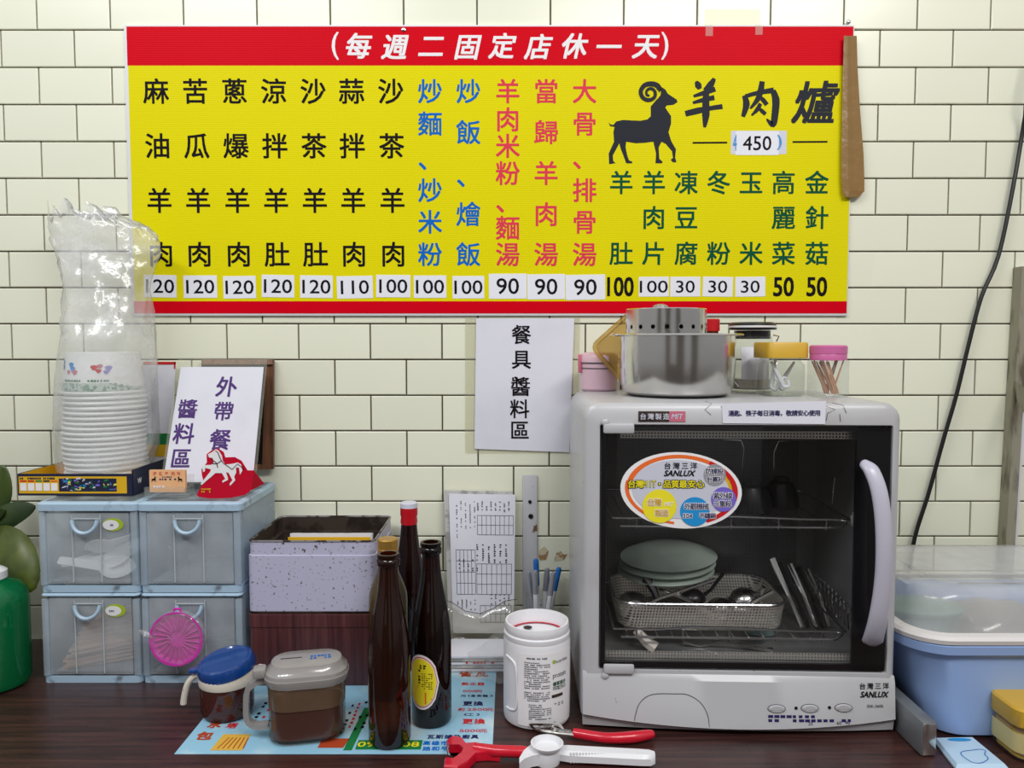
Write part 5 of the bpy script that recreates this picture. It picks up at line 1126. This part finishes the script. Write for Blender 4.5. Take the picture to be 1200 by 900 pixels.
# ---- inside: racks
def rack(z, y0, y1, x0, x1, name):
    b = MB(); b.tube([(x0, y0, z), (x0 + .06, y0, z), ((x0 + x1) / 2 - .05, y0, z + .0035), ((x0 + x1) / 2 + .01, y0, z + .003), (x1 - .06, y0, z), (x1, y0, z)], .0016, 7)
    b.tube([(x0 + .01, y0, z - .011), (x1 - .012, y0, z - .011), (x1, y0 + .004, z - .004)], .0016, 7); b.tube([(x0, y1, z), (x1, y1, z)], .0016, 7); b.tube([(x0, y0, z), (x0, y1, z)], .0016, 7); b.tube([(x1, y0, z), (x1, y1, z)], .0016, 7)
    r_ = obj(name, b, 'wire', dd)
    for k in range(5): x = x0 + (x1 - x0) * (.1 + .2 * k); obj('cross_wire', MB().tube([(x, y0, z), (x, y0, z - .014)], .0012, 6), 'wire', r_)
    for k in range(14): x = x0 + (x1 - x0) * (.06 + .066 * k); obj('deck_wire', MB().tube([(x, y0 + .001, z - .0105), (x, y1, z - .0105)], .0011, 6), 'wire', r_)
    return r_
rx0, rx1 = DL(719, 738, .03).x, DL(990, 738, .03).x
RZ1 = DL(800, 737, .03).z; RZ2 = DL(800, 607, .03).z
ra = rack(RZ1, .028, DD - .035, rx0, rx1, 'lower_rack'); rbk = rack(RZ2, .028, DD - .035, rx0 - .002, rx1 + .003, 'upper_rack')
for k in range(11):        # plate loops at the right end
    a = DL(1000 - k * 4.5, 728 - k * 3.0, .035 + k * .016)
    obj('plate_loop', MB().tube([(a.x - .006, .035 + k * .016, RZ1), (a.x - .008, .035 + k * .016, RZ1 + .02), (a.x, .035 + k * .016, RZ1 + .027), (a.x + .008, .035 + k * .016, RZ1 + .02), (a.x + .009, .035 + k * .016, RZ1)], .0014, 6), 'wire', ra)
for q in ((1002, 609, .03), (1002, 733, .03)):
    p = DL(*q); obj('vent_boss', MB().lathe([(.011, 0), (.011, .004), (.008, .005)], 20, p, True, True, sx_=.6, Mx=Matrix.Rotation(R(90), 4, 'X')), 'perf', dd, uv=lambda co: (co.x, co.z))
for px in (880, 920, 700 + 60):
    pass
b = MB(); b.tube([DL(868, 565, .2), DL(872, 525, .2), DL(868, 516, .2), DL(846, 515, .2)], .0016, 6); b.tube([DL(906, 575, .2), DL(907, 530, .2), DL(912, 517, .2), DL(940, 515, .2), DL(985, 515, .2)], .0016, 6); b.tube([DL(975, 590, .12), DL(978, 560, .12), DL(990, 545, .14)], .0014, 6); obj('wire_loop', b, 'wire', rbk)
# things inside
def inside(name, label, cat, lx, ly, lz, rot=(0, 0, 0), group=None):
    o = thing(name, label, cat, Mfwd @ Vector((lx, ly, lz)), group=group); o.rotation_euler = (rot[0], rot[1], rot[2] + DRZ); return o
bz = RZ1 - .0092; bx0, bx1 = DL(722, 712, .04).x, DL(926, 712, .04).x
bs = inside('mesh_basket', 'perforated stainless steel basket of cutlery on the lower dryer rack', 'basket', (bx0 + bx1) / 2, .108, bz); bwx = (bx1 - bx0) / 2; bwy = .070; bh_ = .040
pu = lambda co: ((math.atan2(co.y, co.x) * .08 if abs(co.z) > .003 else co.x), co.z if abs(co.z) > .003 else co.y)
pu2 = lambda co: (co.x + co.y, co.z + (co.y if co.z < .003 else 0))
obj('mesh_wall', MB().rr([(0, bwx - .012, bwy - .012, .02), (.006, bwx - .005, bwy - .005, .025), (bh_, bwx, bwy, .03)], True, False, seg=6), 'perf', bs, uv=pu2)
rim = []
for k, (a, c) in enumerate(((1, 1), (-1, 1), (-1, -1), (1, -1))):
    for i in range(7): t = math.pi / 2 * (k + i / 6); rim.append(Vector((a * (bwx - .03) + .03 * math.cos(t), c * (bwy - .03) + .03 * math.sin(t), bh_)))
obj('rim_wire', MB().tube(rim, .0019, 7, closed=True), 'wire', bs)
def ladle(lab, px, py, ly, rz, r, dz=.012, m='steel', up=False, hl=.1):
    p = DL(px, py, ly); t = inside('ladle', lab, 'ladle', p.x, ly, bz + dz, (0, 0, R(rz)), 'ladles in the dryer basket'); s_ = 1
    pr_ = [(r * math.cos(R(a)), r * math.sin(R(a)) * .8) for a in (0, 15, 30, 45, 60, 75, 89)]
    obj('bowl', MB().lathe(pr_ + [(x - .001 if x > .002 else x, z - .001) for x, z in pr_[::-1]], 28, cap0=False), m, t)
    obj('handle', MB().tube([(r * .95, 0, .001), (r + .015, 0, .008), (r + hl, 0, .03)], [.003, .0025, .003], 8), m, t)
ladle('shiny steel ladle lying upside down at left end of the mesh basket', 742, 690, .09, 12, .024, .02)
ladle('small steel ladle bowl in the middle of the mesh basket', 845, 700, .085, -10, .020, .018, hl=.05)
ladle('black ladle behind the steel bowls in the mesh basket', 812, 692, .12, 30, .019, .02, 'black', hl=.04)
for i, (px, r_) in enumerate(((866, .026), (872, .022))):
    p = DL(px, 705, .1); t = inside('small_bowl', ['larger upturned steel bowl in the mesh basket', 'smaller steel bowl on the larger one in the mesh basket'][i], 'bowl', p.x, .1, bz + .009 + i * .011, group='steel bowls in the mesh basket'); obj('bowl_shell', MB().lathe([(r_, 0), (r_ * 1.02, .001), (r_ * .95, .01), (r_ * .75, .018), (r_ * .4, .022), (.0005, .0225)], 28, cap0=False), 'steel', t)
def utensil(name, lab, pts, r_, m, cat, grp=None):
    P = [DL(*p) for p in pts]; o = P[0]; t = inside(name, lab, cat, *o, group=grp); obj('handle', MB().tube([p - o for p in P], r_, 7), m, t); return t, [p - o for p in P]
utensil('black_spatula', 'black handled utensil standing up in the left of the mesh basket', [(775, 712, .1), (765, 690, .11), (757, 678, .12)], [.004, .006, .008], 'black', 'utensil')
utensil('tongs', 'steel tongs lying across the mesh basket', [(772, 690, .12), (800, 700, .1), (812, 706, .09)], [.002, .003, .003], 'steel', 'tongs')
utensil('steel_spoon', 'steel spoon handle sticking up at right of the mesh basket', [(882, 712, .1), (890, 700, .09), (895, 688, .08)], [.003, .002, .0025], 'steel', 'spoon')
zfl = iB + .003
t, P = utensil('serving_spoon', 'long steel serving spoon lying on the dryer floor', [(800, 752, .06), (820, 757, .06), (845, 752, .055), (880, 758, .05), (905, 762, .05)], [.0025, .0025, .0022, .003, .004], 'steel', 'spoon')
t, P = utensil('ivory_ladle', 'ivory plastic spoon handle hanging below the lower dryer rack', [(745, 738, .05), (757, 752, .045), (768, 760, .04)], [.006, .0075, .009], 'cream', 'spoon')
p = DL(890, 760, .12); t = inside('blue_cup', 'pale blue cup upturned on the floor of the dryer', 'cup', p.x, .12, zfl); obj('cup_wall', MB().lathe([(.026, 0), (.0265, .001), (.020, .024), (.001, .026)], 28, cap0=False), 'mint', t)
p = DL(775, 690, .208); zpl = DL(775, 662, .175).z
tm = inside('steel_tumbler', 'upturned steel tumbler behind the mesh basket, under the plates', 'tumbler', p.x, .210, RZ1 - .009); obj('tumbler_wall', MB().lathe([(.029, 0), (.0295, .001), (.026, zpl - RZ1 + .004), (.001, zpl - RZ1 + .005)], 28, cap0=False), 'steel', tm)
for i in range(3):
    t = inside('dinner_plate', ['lowest pale green plate of the pile in the dryer', 'middle pale green plate of the pile in the dryer', 'topmost pale green plate of the pile in the dryer'][i], 'plate', p.x + i * .002, .172, zpl - .003 + i * .0105, (R(3), R(-3), 0), group='plates piled inside the dryer')
    obj('plate_disc', MB().lathe([(.072, -.003), (.073, -.002), (.050, .008), (.035, .010), (.001, .010)], 44, cap0=False), 'plate', t)
for i, (px, py, ly, r_) in enumerate(((880, 592, .12, .03), (915, 590, .15, .026))):
    p = DL(px, py, ly); t = inside('dark_bowl', ['dark bowl upturned in the middle of the upper dryer rack', 'smaller dark bowl upturned at right of the upper dryer rack'][i], 'bowl', p.x, ly, RZ2 - .009, group='dark bowls on the upper rack'); obj('bowl_shell', MB().lathe([(r_, 0), (r_ * 1.02, .0015), (r_ * .93, .02), (r_ * .7, .036), (r_ * .45, .04), (r_ * .45, .044), (.001, .044)], 28, cap0=False), 'black', t)
for i in range(5):
    a = (925 + i * 12, 640 + i * 6, .1 + .01 * i); utensil('black_utensil' if i % 2 else 'steel_utensil', ['leftmost long steel utensil leaning beside the mesh basket', 'black utensil leaning second from the basket', 'middle long steel utensil leaning in the right of the dryer', 'black utensil leaning second from the right', 'rightmost steel utensil leaning by the plate loops'][i], [(940 + i * 8, 735, .06 + .02 * i), (925 + i * 9, 700, .09 + .02 * i), (905 + i * 10, 655 + 3 * i, .12 + .015 * i)], [.003, .003, .005], 'black' if i % 2 else 'steel', 'utensil', 'utensils leaning in the right of the dryer')

# ================================================ THINGS ON THE DRYER
ZD = DH + .0008
def ontop(px, Y): return at(px, 440, Y).x
# pot
PXx = ontop(793, 1.118); pot = thing('steel_pot', 'round stainless steel pot on top of the dish dryer', 'pot', (PXx, 1.118, ZD))
obj('pot_wall', MB().lathe([(.062, 0), (.070, .0015), (.077, .006), (.081, .016), (.0825, .05), (.0825, .0885), (.0805, .0885), (.0805, .02), (.07, .004)], 64, cap0=True), 'steel', pot)
obj('pot_flange', MB().lathe([(.0815, .086), (.0925, .0868), (.0935, .0880), (.0925, .0892), (.0810, .0890)], 64, cap0=False), 'steel', pot)
obj('side_lug', MB().box((-.088, -.01, .0865), (.014, .028, .002), .0008), 'steel', pot)
sx4 = ontop(780, 1.11); stn = thing('strainer_lid', 'shallow steel strainer ring with a row of round holes on the pot', 'strainer', (sx4, 1.112, ZD + .0896))
N = 56; rs = .0575; b = MB()
zz = [0, .0045, .0135, .034]
for r_in in (0,):
    vs = []
    for z in zz: vs.append([b.b.verts.new((rs * math.cos(2 * math.pi * i / N), rs * math.sin(2 * math.pi * i / N), z)) for i in range(N)])
    for l_ in range(3):
        for i in range(N):
            if l_ == 1 and i % 3 == 1: continue
            j = (i + 1) % N; b.b.faces.new((vs[l_][i], vs[l_][j], vs[l_ + 1][j], vs[l_ + 1][i]))
b.quadstrip([[Vector((r_ * math.cos(2 * math.pi * i / N), r_ * math.sin(2 * math.pi * i / N), z)) for i in range(N)] for r_, z in ((rs, .034), (rs - .001, .0352), (rs - .005, .0352), (.02, .030), (.001, .030))], False, False)
so3 = obj('ring', b, 'steel', stn); 
b = MB()
for i in range(N):     # round off the punched windows with a dark rivet ring
    if i % 3 == 1:
        a = 2 * math.pi * (i + .5) / N; c = Vector((rs * math.cos(a), rs * math.sin(a), .009)); u1 = Vector((-math.sin(a), math.cos(a), 0)); rr2 = .0031; P = []
        sq = [(-.0036, -.0046), (.0036, -.0046), (.0036, .0046), (-.0036, .0046)]
        ring_o = []; ring_i = []
        for k in range(16):
            t = 2 * math.pi * k / 16; cx, cy = math.cos(t), math.sin(t); s1 = min(.0034 / max(abs(cx), 1e-6), .0046 / max(abs(cy), 1e-6)); ring_o.append(c * 1.0 + u1 * cx * s1 + Vector((0, 0, cy * s1))); ring_i.append(c + u1 * cx * rr2 + Vector((0, 0, cy * rr2)))
        b.quadstrip([ring_o, ring_i], False, False)
obj('hole_rim', b, 'steel', stn, fixn=False)['kind'] = 'stuff'
obj('inner_dark', MB().lathe([(rs - .006, .001), (rs - .006, .029)], 40, cap0=True), 'black', stn)
obj('knob', MB().lathe([(.009, .030), (.012, .036), (.0105, .040), (.004, .0425)], 24, (-.008, .0, 0), False, True), 'greylid', stn)
# pink clip jar
pj = thing('pink_clip_jar', 'small pale pink jar with a pink clip at the back left of the dryer', 'jar', (ontop(702, 1.228), 1.228, ZD))
obj('jar_body', MB().lathe([(.026, 0), (.029, .003), (.0295, .044)], 32, cap0=True, cap1=True), 'pinkmat', pj)
obj('lid', MB().lathe([(.0305, .045), (.0305, .054), (.027, .059), (.020, .061)], 32, cap0=True, cap1=True), 'pinkmat', pj)
obj('seal_wire', MB().tube([Vector((.0308 * math.cos(a), .0308 * math.sin(a), .0445)) for a in [2 * math.pi * k / 32 for k in range(32)]], .0009, 6, closed=True).tube([Vector((.0303 * math.cos(a), .0303 * math.sin(a), .036)) for a in [2 * math.pi * k / 32 for k in range(32)]], .0007, 6, closed=True), 'grey_ink', pj)
obj('clip', MB().box((-.031, -.004, .043), (.006, .012, .030), .002), 'pinkclip', pj)
# amber square container leaning
ab = thing('amber_container', 'translucent amber square plastic container propped on its corner behind the pot', 'container', (at(741, 420, 1.2).x, 1.2, ZD + .0665), rot=(0, R(48), 0))
Mr = Matrix.Rotation(R(90), 4, 'X')
obj('square_tub', MB().rr([(0, .041, .041, .010), (.010, .044, .044, .012), (.0105, .049, .049, .014), (.012, .049, .049, .014)], True, False, Mx=Matrix.Rotation(R(90), 4, 'X')), 'amberbox', ab)
# red cap small bottle
rcb = thing('red_cap_bottle', 'small brown bottle with red screw cap behind the pot', 'bottle', (at(833, 400, 1.215).x, 1.215, ZD))
obj('glass', MB().lathe([(.014, 0), (.0155, .002), (.0155, .075), (.0115, .090), (.0115, .096)], 24), 'beer', rcb); obj('cap', MB().lathe([(.0135, .0945), (.0135, .112), (.012, .1135)], 28, cap0=True, cap1=True), 'capred', rcb)
# glass jar with black-white lid
gj = thing('clip_glass_jar', 'glass jar with black and white lid and blank label behind the yellow-lidded jar', 'jar', (at(881, 420, 1.205).x, 1.205, ZD))
obj('glass', MB().lathe([(.030, 0), (.033, .003), (.0335, .070), (.030, .080), (.030, .086)], 36), 'glass', gj)
obj('lid_plug', MB().lathe([(.0275, .082), (.0275, .095)], 36, cap0=True, cap1=True), 'black', gj)
obj('lid_disc', MB().lathe([(.033, .096), (.0365, .0965), (.0365, .0995)], 36, cap0=True, cap1=True), 'black', gj); obj('white_band', MB().lathe([(.0368, .0996), (.0368, .1025)], 36, cap0=True, cap1=True), 'white', gj); obj('lid_top', MB().lathe([(.036, .1026), (.034, .1065), (.030, .108)], 36, cap0=True, cap1=True), 'black', gj)
b = MB(); F = LF(.0341, 0, 0); b.quadstrip([[F(-.026 + .044 * k / 10, .020) for k in range(11)], [F(-.026 + .044 * k / 10, .070) for k in range(11)]], close=False); obj('paper_label', b, 'label', gj, fixn=False)
obj('contents', MB().lathe([(.028, .004), (.031, .006), (.031, .02)], 30, cap1=True), 'cream', gj)
obj('clip_wire', MB().tube([Vector((-.034, -.004, .082)), Vector((-.037, -.006, .06)), Vector((-.034, -.008, .02)), Vector((-.026, -.024, .008))], .0012, 6).tube([Vector((.031, -.006, .088)), Vector((.040, -.006, .086)), Vector((.036, -.006, .078))], .0012, 6), 'wire', gj)
# yellow-lid jar of floss picks
yj = thing('yellow_lid_jar', 'square glass jar with mustard yellow lid holding white floss picks', 'jar', (at(914, 440, 1.115).x, 1.115, ZD), rz=R(6))
obj('glass', MB().rr([(0, .025, .025, .008), (.003, .0275, .0275, .009), (.044, .0275, .0275, .009), (.050, .024, .024, .010), (.056, .024, .024, .010)], True, False), 'glass', yj)
obj('glass_base', MB().rr([(.0005, .024, .024, .008), (.004, .025, .025, .008)]), 'glass', yj)
obj('lid', MB().rr([(.0545, .030, .030, .010), (.055, .0305, .0305, .010), (.0745, .0305, .0305, .010), (.077, .029, .029, .009)]), 'yellowlid', yj)
fl = [('white floss pick leaning left to right inside the jar', (-.006, -.012, .040), -28, 'w'), ('white floss pick at left inside the jar', (-.010, 0, .030), 8, 'w'), ('white floss pick at right inside the jar', (.010, .006, .040), 32, 'w')]
for lb_, lc, an, _ in fl:
    p = Matrix.Translation(yj.location) @ Vector((lc[0], lc[1], 0)); t = thing('floss_pick', lb_, 'floss pick', (p.x, p.y, ZD + .028), rot=(0, R(an), 0), group='floss picks in the jar')
    obj('stem', MB().tube([(0, 0, .024), (0, 0, .0), (0, 0, -.010)], [.0018, .0032, .0032], 8), 'white', t); obj('bow', MB().tube(smooth_path([(0, 0, -.010), (.0, 0, -.0165), (.007, 0, -.019), (.009, 0, -.010)], 3), .0026, 7).tube([(0, 0, -.006), (.006, 0, -.004), (.009, 0, -.008)], .0015, 6), 'white', t)
# pink-lid jar of toothpicks
tj = thing('pink_lid_jar', 'clear jar with pink screw lid full of wooden toothpicks', 'jar', (at(970, 440, 1.09).x, 1.09, ZD))
obj('clear_body', MB().rr([(0, .0215, .0215, .006), (.002, .0225, .0225, .006), (.052, .0225, .0225, .006)], True, False), 'clear', tj)
obj('lid', MB().lathe([(.0245, .0515), (.025, .052), (.025, .060), (.0247, .0605), (.0255, .061), (.0255, .071), (.0235, .073)], 40, cap0=True, cap1=True), 'pinklid', tj)
tpm = mesh_of('toothpick', MB().tube([(0, 0, 0), (0, 0, .003), (0, 0, .049), (0, 0, .052)], [.0002, .001, .001, .0002], 6), 'tooth')
for i in range(26):
    o = bpy.data.objects.new('toothpick', tpm); C.objects.link(o); tag(o, 'thin wooden toothpick in the jar with the pink lid', 'toothpick', 'toothpicks in the pink-lidded jar')
    an = R(-22 + random.uniform(-4, 4)) if i < 20 else R(17); x0 = (.006 + random.uniform(-.008, .011)) if i < 20 else random.uniform(-.002, .006)
    o.rotation_euler = (R(random.uniform(-8, 8)), an, 0); o.location = (tj.location.x + x0 * (1 if i < 20 else .6), tj.location.y + random.uniform(-.012, .012), ZD + .0035)

# ================================================ RIGHT: TUB, BAR, PACKET, JAR
tX0, tX1 = .509, .90; tY0, tY1 = .957, 1.225; tcx, tcy = (tX0 + tX1) / 2, (tY0 + tY1) / 2
hX, hY = (tX1 - tX0) / 2, (tY1 - tY0) / 2; Z1 = .126
tb_ = thing('blue_tub', 'large light blue plastic tub with a cloudy clear domed lid', 'tub', (tcx, tcy, .0005))
obj('tub_body', MB().rr([(0, hX - .045, hY - .012, .035), (.004, hX - .040, hY - .007, .04), (.05, hX - .026, hY - .005, .045), (Z1 - .018, hX - .012, hY - .004, .05), (Z1 - .014, hX - .009, hY - .001, .052), (Z1 - .013, hX - .001, hY + .003, .055), (Z1 - .002, hX, hY + .004, .055), (Z1, hX - .003, hY + .001, .052), (Z1 - .004, hX - .012, hY - .008, .05), (.006, hX - .043, hY - .014, .035)], True, True, seg=8), 'tub', tb_)
obj('lid_rim', MB().rr([(Z1 + .0005, hX + .001, hY + .004, .055), (Z1 + .006, hX + .002, hY + .005, .056), (Z1 + .010, hX - .002, hY + .001, .052), (Z1 + .011, hX - .014, hY - .010, .045)], False, False, seg=8), 'lidrim', tb_)
obj('lid_dome', MB().rr([(Z1 + .011, hX - .014, hY - .010, .045), (Z1 + .048, hX - .020, hY - .015, .045), (Z1 + .058, hX - .024, hY - .019, .045), (Z1 + .064, hX - .034, hY - .028, .04), (Z1 + .064, hX - .06, hY - .05, .04), (Z1 + .061, hX - .065, hY - .055, .03)], False, True, seg=8), 'tublid', tb_)
def intub(name, lab, x, y, z, rz=0): return thing(name, lab, 'container', (x, y, z), rz)
k1 = intub('round_food_box', 'mint green lidded plastic box seen through the tub lid', .575, 1.06, .075)
obj('box_wall', MB().lathe([(.030, 0), (.036, .06)], 32, sx_=1.5), 'mint', k1); obj('box_lid', MB().lathe([(.038, .0605), (.039, .066), (.034, .070)], 32, cap0=True, cap1=True, sx_=1.5), 'mint', k1)
sp1 = thing('tub_liner_box', 'white plastic box under the mint box inside the tub', 'box', (.655, 1.09, .009)); obj('box_shell', MB().rr([(0, .075, .06, .02), (.062, .078, .065, .02)]), 'white', sp1)
k2 = thing('clear_bag_bundle', 'pale grey bundle seen through the tub lid at the right', 'bundle', (.70, 1.10, .0735))
b = MB(); b.lathe([(.05 * math.cos(t) + .001, .03 + .03 * math.sin(t)) for t in [R(a) for a in (-90, -60, -30, 0, 30, 60, 90)]], 28, sx_=1.5, cap0=False)
for v in b.b.verts: v.co += Vector((1, .7, .6)) * .006 * noise.noise(v.co * 40)
obj('bundle_wrap', b, 'greylid', k2)
# grey bar
gb = thing('grey_metal_bar', 'grey square metal bar lying between the dryer and the blue tub', 'bar', (.5135, .988, .0005), rz=R(0.6))
obj('bar_profile', MB().box((0, 0, .0215), (.0185, .135, .043), .0018), 'greybar', gb)
obj('end_cap', MB().box((0, -.0678, .0215), (.016, .002, .040), .0008), 'steel', gb)
# packet
pk = thing('wipes_packet', 'flat light blue paper packet lying in front of the blue tub', 'packet', (on(1140, 889).x, on(1140, 889).y, .0006), rz=R(0))
q = [on(1093, 869), on(1140, 868), on(1182, 903), on(1120, 903)]; o0 = pk.location; b = MB()
vs = [Vector((v.x - o0.x, v.y - o0.y, 0)) for v in q]; cc = sum(vs, Vector()) / 4
b.quadstrip([vs, [v + Vector((0, 0, .002)) for v in vs], [v * .9 + cc * .1 + Vector((0, 0, .006)) for v in vs]]); obj('packet_body', b, 'packet', pk)
zp = .0066; b = MB()
for px, py, a_, c_ in ((1124, 873, .015, .0038),): p = on(px, py) - o0; ellipse(b, lambda x, y: Vector((x, y, zp)), p.x, p.y, a_, c_, 20)
obj('logo_patch', b, 'skyprint', pk, smooth=False, fixn=False)
b = MB()
for i, ch in enumerate('Baby'): p = on(1114 + i * 7, 873.5) - o0; put(b, ch, p.x, p.y, .006, lambda x, y: Vector((x, y, zp + .0003)), .03, fit=True, wid=.0055)
b.b.free()
b = MB()
P = [on(x, y, .007) - o0 for x, y in ((1128, 886), (1126, 882), (1131, 880), (1140, 879), (1149, 878), (1155, 880), (1154, 884), (1158, 889), (1150, 894), (1139, 893), (1128, 886))]
P = smooth_path(P, 5); b.ribbon([(p.x, p.y) for p in P], .0010, lambda x, y: Vector((x, y, zp))); obj('outline_print', b, 'penblue', pk, smooth=False, fixn=False)
# yellow-lidded jar
yy = thing('spread_jar', 'glass jar with wide yellow lid at the lower right corner', 'jar', (at(1206, 850, .935).x, .935, .0005)); yy.scale = (1, 1, .76)
rj = .034
obj('glass', MB().rr([(0, rj - .005, rj - .005, .016), (.004, rj - .001, rj - .001, .018), (.05, rj - .001, rj - .001, .018), (.056, rj - .004, rj - .004, .016)], True, False, seg=6), 'glass', yy)
obj('contents', MB().rr([(.003, rj - .005, rj - .005, .016), (.044, rj - .004, rj - .004, .016)], seg=6), 'tank', yy)
obj('lid', MB().rr([(.056, rj, rj, .018), (.057, rj + .0005, rj + .0005, .018), (.083, rj + .0005, rj + .0005, .018), (.086, rj - .002, rj - .002, .016)], seg=6), 'yellowlid', yy)
obj('paper_label', MB().rr([(.014, rj - .0004, rj - .0004, .018), (.046, rj - .0004, rj - .0004, .018)], False, False, seg=6), 'tan_label', yy)
b = MB(); dashes(b, -.026, .004, .026, .042, 4, plane_y(-rj - .0002), .5, 3, 7); obj('label_print', b, 'ink', yy, smooth=False, fixn=False)
b = MB(); b.box((-.006, -rj - .0002, .019), (.036, .0005, .007)); obj('dark_band', b, 'ink', yy, smooth=False)

# ================================================ LEFT: GREEN BOTTLE AND PLANT
gp = thing('green_bottle', 'green plastic bottle with white neck at the left edge', 'bottle', (at(-8, 740, 1.12).x, 1.12, .0005))
obj('bottle_body', MB().lathe([(.038, 0), (.045, .003), (.048, .012), (.048, .125), (.046, .140), (.036, .152), (.022, .158), (.020, .160)], 40), 'greenb', gp)
obj('green_soap', MB().lathe([(.043, .004), (.0455, .014), (.0455, .118)], 40, cap1=True), 'greenb', gp)
obj('white_neck', MB().lathe([(.020, .160), (.021, .161), (.021, .172), (.016, .176), (.008, .180), (.008, .20), (.011, .201), (.011, .208)], 28, cap0=True, cap1=True), 'white', gp)
ppx, ppy = -.93, 1.225
pp = thing('potted_plant', 'leafy green plant with broad leaves at the left edge behind the drawers', 'plant', (ppx, ppy, .0005))
obj('pot', MB().lathe([(.040, 0), (.055, .08), (.058, .085), (.052, .085), (.048, .03)], 32), 'soil', pp); obj('soil', MB().lathe([(.0005, .075), (.051, .076)], 24, cap0=False), 'rust', pp)
obj('stem', MB().tube([(0, 0, .07), (.02, 0, .16), (.03, 0, .26), (.02, .0, .33)], [.006, .005, .005, .003], 8), 'leaf', pp)
def leaf(pts, w_, m):
    P = smooth_path([at(x, y, Y) - pp.location for x, y, Y in pts], 5); n = len(P); b = MB(); L = []
    for i, p in enumerate(P):
        u = i / (n - 1); t = (P[min(i + 1, n - 1)] - P[max(i - 1, 0)]).normalized(); s1 = t.cross(Vector((.15, -1, .25)).normalized()).normalized(); ww = w_ * math.sin(math.pi * (u * .97 + .015)) ** .75
        L.append([p + s1 * ww + Vector((0, -.006 * ww / w_, 0)), p, p - s1 * ww + Vector((0, -.006 * ww / w_, 0))])
    b.quadstrip(L, close=False); o = obj('leaf', b, m, pp); o.modifiers.new('s', 'SOLIDIFY').thickness = .0008
leaf([(-35, 610, 1.235), (0, 608, 1.22), (22, 600, 1.21), (42, 594, 1.2)], .020, 'leaf'); leaf([(-60, 622, 1.22), (-12, 645, 1.2), (14, 655, 1.18), (39, 692, 1.165)], .046, 'leafy')
leaf([(-40, 640, 1.23), (-10, 600, 1.22), (2, 575, 1.22), (4, 545, 1.22)], .022, 'leaf'); leaf([(-40, 560, 1.24), (-60, 520, 1.23), (-90, 500, 1.22)], .03, 'leaf'); leaf([(10, 700, 1.23), (24, 730, 1.225), (32, 760, 1.22)], .014, 'leafy')
